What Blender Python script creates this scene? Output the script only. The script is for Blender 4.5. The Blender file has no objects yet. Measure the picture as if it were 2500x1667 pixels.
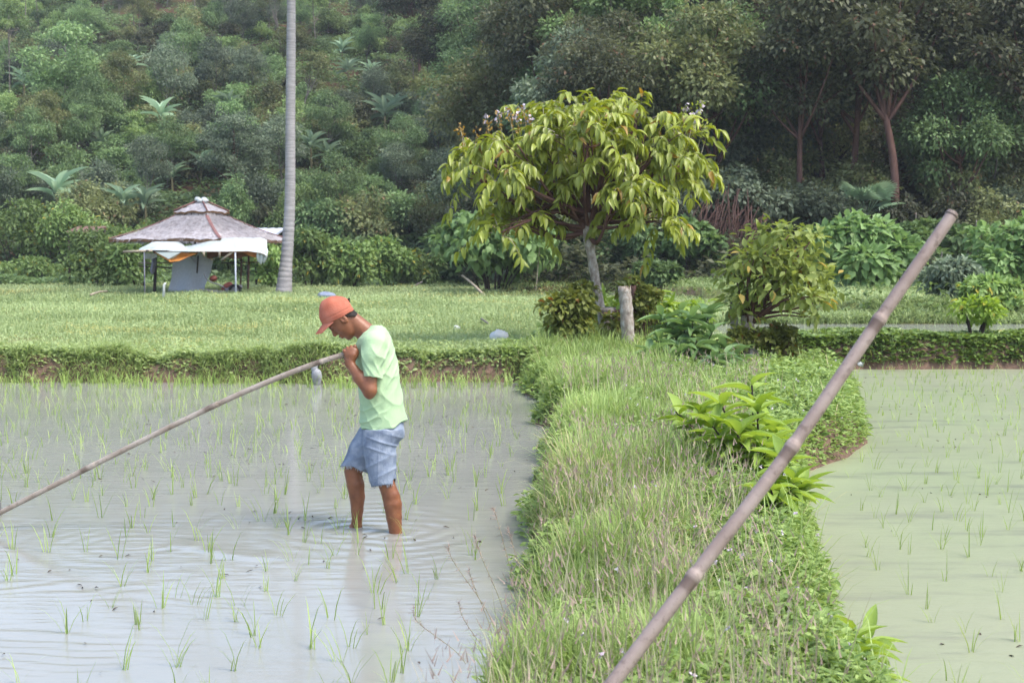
import bpy, math, random
import numpy as np
from mathutils import Vector

# ------------------------------------------------------------------ camera, light, exposure
SC = bpy.context.scene
COL = SC.collection
FPX, CX, CY, CAMH = 3472.2, 1250.0, 833.5, 1.83      # focal length in photo pixels, centre, eye height
HORIZON = 620.0
TH = math.atan((CY - HORIZON) / FPX)
cam_d = bpy.data.cameras.new("camera")
cam_d.lens = 50.0; cam_d.sensor_width = 36.0
cam_d.clip_start = 0.1; cam_d.clip_end = 3000
cam_d.dof.use_dof = True; cam_d.dof.focus_distance = 9.4; cam_d.dof.aperture_fstop = 6.3
cam = bpy.data.objects.new("camera", cam_d); COL.objects.link(cam)
cam.location = (0, 0, CAMH); cam.rotation_euler = (math.pi / 2 - TH, 0, 0)
SC.camera = cam

SUN_EL, SUN_AZ = math.radians(58), math.radians(125)   # azimuth clockwise from +Y: behind the camera, to the right
world = bpy.data.worlds.new("World"); SC.world = world; world.use_nodes = True
wn = world.node_tree.nodes; bg = wn["Background"]
sky = wn.new("ShaderNodeTexSky"); sky.sky_type = 'NISHITA'; sky.sun_disc = False
sky.sun_elevation = SUN_EL; sky.sun_rotation = SUN_AZ
sky.air_density = 1.0; sky.dust_density = 3.0; sky.ozone_density = 1.0
world.node_tree.links.new(sky.outputs[0], bg.inputs[0]); bg.inputs[1].default_value = 0.15
sun_d = bpy.data.lights.new("sun", 'SUN'); sun_d.energy = 1.15; sun_d.angle = math.radians(16); sun_d.color = (1.0, 0.96, 0.89)
sun = bpy.data.objects.new("sun", sun_d); COL.objects.link(sun)
sdir = Vector((math.sin(SUN_AZ) * math.cos(SUN_EL), math.cos(SUN_AZ) * math.cos(SUN_EL), math.sin(SUN_EL)))
sun.rotation_euler = sdir.to_track_quat('Z', 'Y').to_euler(); sun.location = (20, -20, 60)
vs = SC.view_settings
SC.display_settings.display_device = 'sRGB'
vs.view_transform = 'Standard'; vs.look = 'None'; vs.exposure = 1.55; vs.gamma = 1.0
SC.cycles.max_bounces = 8; SC.cycles.transparent_max_bounces = 8
SC.cycles.use_denoising = True

R = np.random.default_rng(7)
def rnd(a, b, n=None): return R.uniform(a, b, n)

# ------------------------------------------------------------------ picture -> place
def ray(px, py):
    px = np.asarray(px, float); py = np.asarray(py, float)
    xc = (px - CX) / FPX; yc = (CY - py) / FPX
    return np.stack([xc, yc * math.sin(TH) + math.cos(TH) + 0 * xc, yc * math.cos(TH) - math.sin(TH) + 0 * xc], -1)
def P(px, py, Y):
    d = ray(px, py); t = np.asarray(Y, float) / d[..., 1]
    p = d * t[..., None]; p[..., 2] += CAMH
    return p
def G(px, py, z=0.0):
    d = ray(px, py); t = (z - CAMH) / d[..., 2]
    p = d * t[..., None]; p[..., 2] += CAMH
    return p

# ------------------------------------------------------------------ value noise for shapes
_tab = np.random.default_rng(3).uniform(-1, 1, (64, 64))
def vnoise(x, y):
    x = np.asarray(x, float); y = np.asarray(y, float)
    xi = np.floor(x).astype(int); yi = np.floor(y).astype(int); u = x - xi; v = y - yi
    u = u * u * (3 - 2 * u); v = v * v * (3 - 2 * v)
    g = lambda i, j: _tab[i % 64, j % 64]
    return (g(xi, yi) * (1 - u) + g(xi + 1, yi) * u) * (1 - v) + (g(xi, yi + 1) * (1 - u) + g(xi + 1, yi + 1) * u) * v
def fbm(x, y, o=3):
    s = 0; a = 1.0
    for k in range(o):
        s = s + a * vnoise(x * 2 ** k + 17.3 * k, y * 2 ** k + 5.1 * k); a *= .5
    return s
def sstep(a, b, x):
    t = np.clip((np.asarray(x, float) - a) / (b - a), 0, 1); return t * t * (3 - 2 * t)

# ------------------------------------------------------------------ the lie of the land
_L = G(np.array([1150, 1240, 1290, 1310, 1310, 1320, 1275.]), np.array([1667, 1488, 1382, 1275, 1169, 1063, 957.]))
_Rr = G(np.array([2160, 2073, 2020, 1998, 2020, 2100, 2094, 2052, 1945.]), np.array([1667, 1488, 1329, 1190, 1137, 1074, 999, 946, 898.]))
LY = np.concatenate([[-60, 3.0], _L[:, 1], [22.0]]); LX = np.concatenate([[-.55, -.5], _L[:, 0], [_L[-1, 0]]])
RY = np.concatenate([[-60, 3.0], _Rr[:, 1], [24.0]]); RX = np.concatenate([[1.55, 1.5], _Rr[:, 0], [_Rr[-1, 0]]])
def XL(Y): return np.interp(Y, LY, LX)
def XR(Y): return np.interp(Y, RY, RX)
EDGE_L, EDGE_R = 20.15, 22.3
UP0, UP1 = 24.0, 28.4            # upper flooded strip on the right
def YE(X): return EDGE_L + (EDGE_R - EDGE_L) * sstep(0.6, 4.0, X) + .16 * vnoise(np.asarray(X) * .9, 3.3) + .10 * vnoise(np.asarray(X) * 2.7, 8.3)
def YS(X): return np.interp(X, [-2, 0, 3, 5, 6.5, 7.5, 60], [49, 47, 46, 40, 30.5, 28.6, 28.3])
def YH(X): return 63 - 17 * sstep(-5, 4, X)
def terr(X, Y):
    X = np.asarray(X, float); Y = np.asarray(Y, float)
    n = .05 * fbm(X * .5, Y * .5)
    # bund between the two paddies
    d = np.minimum(X - XL(Y) + .16 * fbm(Y * 1.5, X * 0 + 2.2), XR(Y) + .22 * sstep(11, 13.5, Y) * (1 - sstep(19, 22, Y)) - X + .10 * fbm(Y * 1.1, X * 0 + 9.2))
    zb = -.25 + (.58 + n) * sstep(-.12, .38, d)
    # land beyond the water
    ye = YE(X)
    right = sstep(3.0, 4.6, X)
    zt = .36 + .09 * right + np.clip(Y - 20, 0, 60) * .0032 + n
    step = .30 * sstep(0, .9, Y - YS(X)) * sstep(-1.5, 1.0, X)
    lip = .10 * fbm(X * 1.7 + 3, Y * .8) * (1 - sstep(.3, 1.6, Y - ye)) * (1 - .6 * right)
    zt = zt + lip + step + .006 * np.clip(Y - 29, 0, 30) * right
    # pond of the upper strip
    pond = sstep(3.6, 4.3, X) * sstep(UP0 - .35, UP0 + .15, Y) * (1 - sstep(UP1 - .2, UP1 + .1, Y))
    zt = zt * (1 - pond) + .34 * pond
    zz = -.25 + (zt + .25) * sstep(-.05, .34, Y - ye)
    z = np.where(Y > ye - .06, np.maximum(zz, zb * (Y < 24)), zb)
    # hill
    sl = .33 + .19 * sstep(-4, 8, X)
    top = 157 + 3 * sstep(-4, 10, X)
    h = np.clip(Y - YH(X), 0, None)
    rise = sl * (np.sqrt(h * h + 16) - 4) * (h > 0)
    cap_h = sl * (top - YH(X))
    rise = np.minimum(rise, cap_h)
    z = z + rise + (1.6 * fbm(X * .05, Y * .05) + .5 * fbm(X * .2 + 4, Y * .2)) * sstep(0, 25, h)
    return z
def hit(px, py, off=0.0):
    d = ray(px, py)
    Ys = np.arange(5.5, 260, .04); t = Ys / d[1]
    X = d[0] * t; Z = CAMH + d[2] * t
    hitm = Z < terr(X, Ys) + off
    k = np.argmax(hitm) if hitm.any() else int((R.uniform(136, 157) - 5.5) / .04)
    return np.array([X[k], Ys[k], float(terr(X[k], Ys[k]))])

# ------------------------------------------------------------------ materials
def newmat(name):
    m = bpy.data.materials.new(name); m.use_nodes = True
    nt = m.node_tree; nt.nodes.clear()
    out = nt.nodes.new("ShaderNodeOutputMaterial")
    return m, nt, out
def N(nt, t, **kw):
    n = nt.nodes.new(t)
    for k, v in kw.items():
        if k in n.inputs.keys() if hasattr(n.inputs, 'keys') else False: n.inputs[k].default_value = v
        else: setattr(n, k, v)
    return n
KS, KL = .72, 1.4      # overall reflectance of solid and of leafy materials
def rgba(c, k=1.0): return (c[0] * k, c[1] * k, c[2] * k, 1.0)
def noise(nt, scale, detail=4, rough=.6, vec=None, dist=0.0):
    n = nt.nodes.new("ShaderNodeTexNoise"); n.inputs['Scale'].default_value = scale
    n.inputs['Detail'].default_value = detail; n.inputs['Roughness'].default_value = rough
    n.inputs['Distortion'].default_value = dist
    if vec is not None: nt.links.new(vec, n.inputs['Vector'])
    return n
def ramp(nt, fac, stops, k=1.0):
    r = nt.nodes.new("ShaderNodeValToRGB"); nt.links.new(fac, r.inputs[0])
    e = r.color_ramp.elements
    while len(e) < len(stops): e.new(0.5)
    for i, (p, c) in enumerate(stops): e[i].position = p; e[i].color = rgba(c, k)
    return r
def objvec(nt, scale=(1, 1, 1), rot=(0, 0, 0)):
    tc = nt.nodes.new("ShaderNodeTexCoord"); mp = nt.nodes.new("ShaderNodeMapping")
    mp.inputs['Scale'].default_value = scale; mp.inputs['Rotation'].default_value = rot
    nt.links.new(tc.outputs['Object'], mp.inputs['Vector']); return mp.outputs[0]
def surf(name, stops, scale=8, rough=.7, spec=.3, bump=0.0, bscale=None, vec=(1, 1, 1), detail=5, bdist=.02, metallic=0.0, sheen=0.0):
    m, nt, out = newmat(name)
    v = objvec(nt, vec)
    n = noise(nt, scale, detail, .6, v); r = ramp(nt, n.outputs['Fac'], stops, KS)
    b = nt.nodes.new("ShaderNodeBsdfPrincipled")
    nt.links.new(r.outputs[0], b.inputs['Base Color'])
    b.inputs['Roughness'].default_value = rough; b.inputs['Specular IOR Level'].default_value = spec
    b.inputs['Metallic'].default_value = metallic
    if sheen: b.inputs['Sheen Weight'].default_value = sheen
    if bump:
        n2 = noise(nt, bscale or scale * 3, 5, .6, v); bp = nt.nodes.new("ShaderNodeBump")
        bp.inputs['Strength'].default_value = bump; bp.inputs['Distance'].default_value = bdist
        nt.links.new(n2.outputs['Fac'], bp.inputs['Height']); nt.links.new(bp.outputs[0], b.inputs['Normal'])
    nt.links.new(b.outputs[0], out.inputs[0]); return m
def leafmat(name, a, b, c=None, trans=.35, rough=.5, spec=.25, var=.35):
    """a..b by each leaf's own tint (c: the odd withered leaf), a little more or less by plant"""
    m, nt, out = newmat(name); L = nt.links
    at = nt.nodes.new("ShaderNodeAttribute"); at.attribute_name = 'tint'
    stops = [(0.0, a), (.85, b)] if c is None else [(0.0, a), (.86, b), (.93, c)]
    r = ramp(nt, at.outputs['Fac'], stops, KL)
    oi = nt.nodes.new("ShaderNodeObjectInfo")
    mr = nt.nodes.new("ShaderNodeMapRange"); mr.inputs['To Min'].default_value = 1 - var; mr.inputs['To Max'].default_value = 1 + var
    L.new(oi.outputs['Random'], mr.inputs['Value'])
    hs = nt.nodes.new("ShaderNodeHueSaturation"); L.new(r.outputs[0], hs.inputs['Color']); L.new(mr.outputs[0], hs.inputs['Value'])
    p = nt.nodes.new("ShaderNodeBsdfPrincipled"); L.new(hs.outputs[0], p.inputs['Base Color'])
    p.inputs['Roughness'].default_value = rough; p.inputs['Specular IOR Level'].default_value = spec
    t = nt.nodes.new("ShaderNodeBsdfTranslucent")
    h2 = nt.nodes.new("ShaderNodeHueSaturation"); h2.inputs['Hue'].default_value = .485; h2.inputs['Saturation'].default_value = 1.15; h2.inputs['Value'].default_value = 1.3
    L.new(hs.outputs[0], h2.inputs['Color']); L.new(h2.outputs[0], t.inputs['Color'])
    mx = nt.nodes.new("ShaderNodeMixShader"); mx.inputs[0].default_value = trans
    L.new(p.outputs[0], mx.inputs[1]); L.new(t.outputs[0], mx.inputs[2]); L.new(mx.outputs[0], out.inputs[0])
    return m

# ------------------------------------------------------------------ mesh collecting
def unit(v):
    v = np.asarray(v, float); return v / np.maximum(np.linalg.norm(v, axis=-1, keepdims=True), 1e-9)
class Acc:
    def __init__(s): s.V = []; s.L = []; s.S = []; s.T = []; s.M = []; s.n = 0
    def add(s, V, faces, tint=.5, mi=0):
        V = np.asarray(V, float).reshape(-1, 3)
        s.V.append(V); s.L.append(np.concatenate([np.asarray(f, int) for f in faces]) + s.n)
        s.S.append(np.array([len(f) for f in faces])); s.M.append(np.full(len(faces), mi))
        s.T.append(np.broadcast_to(np.asarray(tint, float), (len(V),)).copy()); s.n += len(V)
    def inst(s, tpl, pos, ax, nrm, ln, wd, tint=None, mi=0):
        tv, tf = tpl; n = len(pos)
        if n == 0: return
        pos = np.asarray(pos, float); ax = unit(ax); side = unit(np.cross(ax, nrm)); nn = np.cross(side, ax)
        ln = np.broadcast_to(ln, (n,))[:, None, None]; wd = np.broadcast_to(wd, (n,))[:, None, None]
        V = pos[:, None, :] + tv[None, :, 0, None] * wd * side[:, None, :] + tv[None, :, 1, None] * ln * ax[:, None, :] + tv[None, :, 2, None] * ln * nn[:, None, :]
        k = len(tv); lp = np.concatenate([np.asarray(f, int) for f in tf]); sz = np.array([len(f) for f in tf])
        s.V.append(V.reshape(-1, 3)); s.L.append((lp[None, :] + (np.arange(n) * k)[:, None]).ravel() + s.n)
        s.S.append(np.tile(sz, n)); s.M.append(np.full(n * len(sz), mi))
        t = R.uniform(0, .85, n) if tint is None else np.broadcast_to(tint, (n,))
        s.T.append(np.repeat(t, k)); s.n += n * k
    def tube(s, pts, rad, n=8, tint=.5, mi=0, cap=True):
        pts = np.asarray(pts, float); m = len(pts); rad = np.broadcast_to(rad, (m,))
        tg = unit(np.gradient(pts, axis=0)); ref = np.array([0, 0, 1.]) if abs(tg[:, 2]).mean() < .8 else np.array([1., 0, 0])
        u = unit(np.cross(tg, ref)); v = np.cross(tg, u)
        a = np.arange(n) * 2 * math.pi / n
        V = pts[:, None] + rad[:, None, None] * (np.cos(a)[None, :, None] * u[:, None] + np.sin(a)[None, :, None] * v[:, None])
        F = [(i * n + j, i * n + (j + 1) % n, (i + 1) * n + (j + 1) % n, (i + 1) * n + j) for i in range(m - 1) for j in range(n)]
        if cap: F += [tuple(range(n))[::-1], tuple(range((m - 1) * n, m * n))]
        s.add(V.reshape(-1, 3), F, tint, mi)
    def box(s, c, size, rz=0, tilt=0, tint=.5, mi=0, chamfer=.12):
        x, y, z = np.array(size) / 2; b = chamfer * min(size)
        ring = lambda zz, k: [(-x + k, -y + k, zz), (x - k, -y + k, zz), (x - k, y - k, zz), (-x + k, y - k, zz)]
        V = np.array(ring(-z, b) + ring(-z + b, 0) + ring(z - b, 0) + ring(z, b))
        F = [(3, 2, 1, 0), (12, 13, 14, 15)] + [(r * 4 + i, r * 4 + (i + 1) % 4, r * 4 + 4 + (i + 1) % 4, r * 4 + 4 + i) for r in range(3) for i in range(4)]
        ct, st = math.cos(tilt), math.sin(tilt); V = V @ np.array([[ct, 0, st], [0, 1, 0], [-st, 0, ct]])
        cr, sr = math.cos(rz), math.sin(rz); V = V @ np.array([[cr, sr, 0], [-sr, cr, 0], [0, 0, 1]])
        s.add(V + np.array(c), F, tint, mi)
    def grid(s, Pt, tint=.5, mi=0, flip=False):
        a, b = Pt.shape[:2]; i = np.arange(a * b).reshape(a, b)
        q = np.stack([i[:-1, :-1], i[1:, :-1], i[1:, 1:], i[:-1, 1:]], -1).reshape(-1, 4)
        if flip: q = q[:, ::-1]
        s.V.append(Pt.reshape(-1, 3)); s.L.append(q.ravel() + s.n); s.S.append(np.full(len(q), 4)); s.M.append(np.full(len(q), mi))
        s.T.append(np.broadcast_to(np.asarray(tint, float).ravel() if np.ndim(tint) else tint, (a * b,)).copy()); s.n += a * b
    def mesh(s, name, mats, smooth=True, org=None):
        V = np.concatenate(s.V); Lp = np.concatenate(s.L); S = np.concatenate(s.S); M = np.concatenate(s.M); T = np.concatenate(s.T)
        if org is not None: V = V - np.asarray(org, float)
        me = bpy.data.meshes.new(name)
        me.vertices.add(len(V)); me.vertices.foreach_set('co', V.astype(np.float32).ravel())
        me.loops.add(len(Lp)); me.loops.foreach_set('vertex_index', Lp.astype(np.int32))
        me.polygons.add(len(S)); me.polygons.foreach_set('loop_start', (np.cumsum(S) - S).astype(np.int32))
        me.polygons.foreach_set('loop_total', S.astype(np.int32))
        mats = mats if isinstance(mats, (list, tuple)) else [mats]
        for m in mats: me.materials.append(m)
        me.polygons.foreach_set('material_index', M.astype(np.int32))
        me.polygons.foreach_set('use_smooth', np.full(len(S), bool(smooth)))
        at = me.attributes.new('tint', 'FLOAT', 'POINT'); at.data.foreach_set('value', T.astype(np.float32))
        me.update(calc_edges=True); me.validate()
        return me
    def obj(s, name, mats, parent=None, smooth=True, org=None):
        return link(name, s.mesh(name, mats, smooth, org), parent)
def link(name, me, parent=None):
    o = bpy.data.objects.new(name, me); COL.objects.link(o)
    if parent is not None: o.parent = parent
    return o
def tag(o, label=None, cat=None, group=None, kind=None):
    if label: o['label'] = label
    if cat: o['category'] = cat
    if group: o['group'] = group
    if kind: o['kind'] = kind
    return o
def thing(name, label, cat, loc=(0, 0, 0), group=None):
    o = bpy.data.objects.new(name, None); COL.objects.link(o); o.location = tuple(float(v) for v in loc)
    o.empty_display_size = .2
    return tag(o, label, cat, group)
def dup(root, loc, rz=0, sc=1.0, label=None, group=None):
    r = root.copy(); COL.objects.link(r); r.location = tuple(float(v) for v in loc); r.rotation_euler = (0, 0, float(rz))
    r.scale = (float(sc),) * 3 if np.ndim(sc) == 0 else tuple(float(v) for v in sc)
    if label: r['label'] = label
    if group: r['group'] = group
    for ch in list(root.children):
        c = ch.copy(); COL.objects.link(c); c.parent = r
    return r
def curve(pts, n=24):
    """smooth line through points"""
    pts = np.asarray(pts, float); m = len(pts)
    t = np.linspace(0, m - 1, n); i = np.clip(t.astype(int), 0, m - 2); u = (t - i)[:, None]
    g = lambda k: pts[np.clip(k, 0, m - 1)]
    p0, p1, p2, p3 = g(i - 1), g(i), g(i + 1), g(i + 2)
    return .5 * ((2 * p1) + (-p0 + p2) * u + (2 * p0 - 5 * p1 + 4 * p2 - p3) * u ** 2 + (-p0 + 3 * p1 - 3 * p2 + p3) * u ** 3)

# ------------------------------------------------------------------ leaf and blade shapes (x side, y along, z up)
def leaf_tpl(seg=4, droop=.25, fold=.12, wmax=.38, blunt=False):
    ys = np.linspace(0, 1, seg + 1); w = np.sin(np.pi * ys ** (.5 / wmax * .55)) ** .8 * .5
    if blunt: w = np.sin(np.pi * np.clip(ys, .0, 1)) ** .4 * .5; w[1] = .12
    w[0] = .03; w[-1] = 0
    V = [(0, y, -droop * y * y) for y in ys]
    V += [(-w[i], ys[i], -droop * ys[i] ** 2 + fold * w[i] * 2) for i in range(seg)] + [(w[i], ys[i], -droop * ys[i] ** 2 + fold * w[i] * 2) for i in range(seg)]
    s = seg + 1; F = []
    for i in range(seg - 1):
        F += [(i, i + 1, s + i + 1, s + i), (i + 1, i, s + seg + i, s + seg + i + 1)]
    F += [(seg - 1, seg, s + seg - 1), (seg, seg - 1, s + 2 * seg - 1)]
    return np.array(V, float), F
LEAF = leaf_tpl(3, .22, .1); BIG = leaf_tpl(6, .45, .14); DROOP = leaf_tpl(5, .5, .12)
PADDLE = leaf_tpl(9, .72, .2, .5, True)
FAR = (np.array([(0, 0, 0), (-.5, .45, .06), (0, 1, -.12), (.5, .5, .06)], float), [(0, 3, 2, 1)])
def blade_tpl(b):
    y = [0, .4, .75, 1]; w = [.5, .45, .28, 0]
    V = []
    for yy, ww in zip(y[:3], w): V += [(-ww, yy, -b * yy ** 2), (ww, yy, -b * yy ** 2)]
    V += [(0, 1 - .25 * b, -b)]
    return np.array(V, float), [(0, 1, 3, 2), (2, 3, 5, 4), (4, 5, 6)]
BLADE = blade_tpl(.35); STRAIGHT = blade_tpl(.1); WEEP = blade_tpl(.7)
TRI = (np.array([(-.5, 0, 0), (.5, 0, 0), (0, 1, -.25)], float), [(0, 1, 2)])
UP = np.array([0, 0, 1.])
def rdir(n):
    v = R.normal(size=(n, 3)); return unit(v)
def blades(A, pos, h, w, tpl=BLADE, lean=.35, tint=None, mi=0):
    n = len(pos); a = R.uniform(0, 2 * math.pi, n); l = R.uniform(0, lean, n)
    ax = np.stack([np.cos(a) * l, np.sin(a) * l, np.ones(n)], -1)
    nr = np.stack([-np.cos(a), -np.sin(a), l + .01], -1)
    A.inst(tpl, pos, ax, nr, h, w, tint, mi)
def flatleaves(A, pos, l, w, tpl=LEAF, tilt=.6, tint=None, mi=0):
    n = len(pos); a = R.uniform(0, 2 * math.pi, n); e = R.uniform(-.2, tilt, n)
    ax = np.stack([np.cos(a), np.sin(a), e], -1); nr = np.tile(UP, (n, 1)) + .35 * R.normal(size=(n, 3))
    A.inst(tpl, pos, ax, nr, l, w, tint, mi)
def blobs_leaves(A, blobs, n, L, W, tpl=LEAF, droop=.3, inner=.25, upbias=.35, tint_lo=0, mi=0, side=1.0, fuzz=.3, wither=.025):
    """leaves over the outsides of many leafy clumps: blobs (x,y,z,rx,ry,rz)"""
    B = np.asarray(blobs, float); w = (B[:, 3] * B[:, 5]); k = R.choice(len(B), n, p=w / w.sum())
    d = rdir(n); d[:, 2] += upbias; d = unit(d)
    rr = np.where(R.random(n) < inner, R.uniform(.35, .85, n), .80 + .34 * R.random(n) ** 1.3 + fuzz * R.random(n) * (R.random(n) < .35))
    pos = B[k, :3] + B[k, 3:6] * d * rr[:, None]
    ax = d * side + rdir(n) * .7; ax[:, 2] -= droop * 1.6
    nr = d * .5 + UP + .55 * R.normal(size=(n, 3))
    bt = R.uniform(0, .45, len(B))[k]
    A.inst(tpl, pos, ax, nr, L * R.uniform(.65, 1.25, n), W * R.uniform(.7, 1.2, n), np.where(R.random(n) < wither, .95, np.clip(bt + R.uniform(0, .4, n), tint_lo, .85)), mi)
# ------------------------------------------------------------------ ground and hill
def ground_mat():
    m, nt, out = newmat("ground_soil"); L = nt.links
    tc = nt.nodes.new("ShaderNodeTexCoord"); v = tc.outputs['Object']
    n1 = noise(nt, .9, 6, .65, v); n2 = noise(nt, 9, 6, .7, v)
    ge = nt.nodes.new("ShaderNodeNewGeometry"); sp = nt.nodes.new("ShaderNodeSeparateXYZ"); L.new(ge.outputs['Normal'], sp.inputs[0])
    mud = ramp(nt, n2.outputs['Fac'], [(.3, (.095, .062, .045)), (.7, (.19, .125, .09))])
    grs = ramp(nt, n1.outputs['Fac'], [(.3, (.10, .125, .035)), (.55, (.16, .185, .06)), (.75, (.17, .14, .07))])
    st = nt.nodes.new("ShaderNodeMapRange"); L.new(sp.outputs['Z'], st.inputs['Value'])
    st.inputs['From Min'].default_value = .72; st.inputs['From Max'].default_value = .93
    mx = nt.nodes.new("ShaderNodeMix"); mx.data_type = 'RGBA'; L.new(st.outputs[0], mx.inputs[0]); L.new(mud.outputs[0], mx.inputs[6]); L.new(grs.outputs[0], mx.inputs[7])
    b = nt.nodes.new("ShaderNodeBsdfPrincipled"); L.new(mx.outputs[2], b.inputs['Base Color']); b.inputs['Roughness'].default_value = .9
    b.inputs['Specular IOR Level'].default_value = .15
    bp = nt.nodes.new("ShaderNodeBump"); bp.inputs['Strength'].default_value = .7; bp.inputs['Distance'].default_value = .05
    L.new(n2.outputs['Fac'], bp.inputs['Height']); L.new(bp.outputs[0], b.inputs['Normal']); L.new(b.outputs[0], out.inputs[0])
    return m
M_GROUND = ground_mat()
M_HILL = surf("hillside_soil", [(.25, (.045, .055, .022)), (.45, (.07, .075, .03)), (.58, (.13, .075, .045)), (.75, (.16, .085, .05))], .22, .95, .1, .6, 2, detail=7, bdist=.3)
def axis(parts):
    return np.unique(np.concatenate([np.arange(a, b, s) for a, b, s in parts]).round(4))
gx = axis([(-300, -40, 20), (-40, -12, 2), (-12, -3, .4), (-3, 5.2, .1), (5.2, 16, .4), (16, 40, 2), (40, 320, 20)])
gy = axis([(-120, -6, 6), (-6, 2, .5), (2, 19.6, .16), (19.6, 24.6, .08), (24.6, 30, .15), (30, 45.01, .5)])
A = Acc(); Xg, Yg = np.meshgrid(gx, gy, indexing='ij'); A.grid(np.stack([Xg, Yg, terr(Xg, Yg)], -1))
tag(A.obj("ground", M_GROUND), kind='structure')
hx = axis([(-300, -80, 12), (-80, -30, 2.5), (-30, 30, .8), (30, 80, 2.5), (80, 312, 12)])
hy = axis([(45, 75, .6), (75, 160, 1.5), (160, 260, 5), (260, 700, 40)])
A = Acc(); Xg, Yg = np.meshgrid(hx, hy, indexing='ij'); A.grid(np.stack([Xg, Yg, terr(Xg, Yg)], -1))
tag(A.obj("hillside", M_HILL), kind='structure')

# ------------------------------------------------------------------ flooded paddies
FOOT_N = G(965, 1302)[:2]; FOOT_F = G(870, 1290)[:2]
def water_mat(name, stops, nscale, rough, green=False):
    m, nt, out = newmat(name); L = nt.links
    v = objvec(nt, (1, 1, 1))
    n = noise(nt, nscale, 5, .6, v); r = ramp(nt, n.outputs['Fac'], stops)
    b = nt.nodes.new("ShaderNodeBsdfPrincipled"); b.inputs['IOR'].default_value = 1.33
    b.inputs['Roughness'].default_value = rough
    col = r.outputs[0]
    if green:   # duckweed film, torn open in drifts where darker water shows
        v2 = objvec(nt, (.55, 2.6, 1)); d = noise(nt, 1.1, 7, .72, v2)
        dr = ramp(nt, d.outputs['Fac'], [(.52, (0, 0, 0)), (.66, (1, 1, 1))])
        sp = noise(nt, 55, 3, .7, v); sr = ramp(nt, sp.outputs['Fac'], [(.52, (0, 0, 0)), (.70, (1, 1, 1))])
        mul = nt.nodes.new("ShaderNodeMath"); mul.operation = 'MULTIPLY'; mul.inputs[1].default_value = .6; L.new(dr.outputs[0], mul.inputs[0])
        mx = nt.nodes.new("ShaderNodeMix"); mx.data_type = 'RGBA'; L.new(mul.outputs[0], mx.inputs[0]); L.new(col, mx.inputs[6]); mx.inputs[7].default_value = (.10, .10, .10, 1)
        m2 = nt.nodes.new("ShaderNodeMath"); m2.operation = 'MULTIPLY'; m2.inputs[1].default_value = .35; L.new(sr.outputs[0], m2.inputs[0])
        mx2 = nt.nodes.new("ShaderNodeMix"); mx2.data_type = 'RGBA'; L.new(m2.outputs[0], mx2.inputs[0]); L.new(mx.outputs[2], mx2.inputs[6]); mx2.inputs[7].default_value = (.16, .22, .08, 1)
        big = noise(nt, .16, 3, .5, v); br = ramp(nt, big.outputs['Fac'], [(.4, (0, 0, 0)), (.6, (1, 1, 1))]); m4 = nt.nodes.new("ShaderNodeMath"); m4.operation = 'MULTIPLY'; m4.inputs[1].default_value = .55; L.new(br.outputs[0], m4.inputs[0])
        mx3 = nt.nodes.new("ShaderNodeMix"); mx3.data_type = 'RGBA'; L.new(m4.outputs[0], mx3.inputs[0]); L.new(mx2.outputs[2], mx3.inputs[6]); mx3.inputs[7].default_value = (.28, .275, .20, 1)
        col = mx3.outputs[2]
        b.inputs['Specular IOR Level'].default_value = .35
    L.new(col, b.inputs['Base Color'])
    # small wind wavelets, long across the view
    v3 = objvec(nt, (1.0, 5.0, 1), (0, 0, .06)); w1 = noise(nt, 2.4, 3, .5, v3)
    v4 = objvec(nt, (1.0, 3.2, 1), (0, 0, -.1)); w2 = noise(nt, 9, 2, .5, v4)
    ad = nt.nodes.new("ShaderNodeMath"); ad.operation = 'MULTIPLY_ADD'; ad.inputs[1].default_value = .25
    L.new(w2.outputs['Fac'], ad.inputs[0]); L.new(w1.outputs['Fac'], ad.inputs[2])
    bp = nt.nodes.new("ShaderNodeBump"); bp.inputs['Strength'].default_value = .12 if not green else .12; bp.inputs['Distance'].default_value = .022
    L.new(ad.outputs[0], bp.inputs['Height']); L.new(bp.outputs[0], b.inputs['Normal'])
    L.new(b.outputs[0], out.inputs[0]); return m
M_WL = water_mat("muddy_water", [(.3, (.23, .235, .208)), (.7, (.28, .28, .25))], .5, .10)
M_WR = water_mat("duckweed_water", [(.3, (.235, .275, .16)), (.7, (.29, .325, .20))], .45, .3, True)
M_WU = water_mat("pond_water", [(.3, (.26, .265, .24)), (.7, (.30, .30, .27))], .5, .08)
def xc(Y): return .5 * (XL(Y) + XR(Y))
wx = np.concatenate([np.arange(-60, -7, 1.0), np.arange(-7, 1.2, .03)])
wy = axis([(-120, 2, 3), (2, 6, .12), (6, 11.6, .028), (11.6, 20.7, .12)])
Xg, Yg = np.meshgrid(wx, wy, indexing='ij')
Xg = np.where(Xg > 1.1, xc(Yg), np.minimum(Xg, xc(Yg)))
Zw = np.zeros_like(Xg)
for (fx, fy), am, ph in ((FOOT_N, .0026, 0.), (FOOT_F, .0030, 1.3), (G(330, 1330)[:2], .0012, 2.)):
    r_ = np.hypot(Xg - fx, Yg - fy)
    Zw += am * 1.2 * np.cos((r_ + .05 * vnoise(Xg * 3 + ph, Yg * 3)) * 2 * math.pi / (.13 + .03 * r_) + ph) * np.exp(-r_ / .55) * (.6 + .7 * vnoise(Xg * 2.2 + ph, Yg * 4)) * sstep(0.02, .12, r_)
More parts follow.
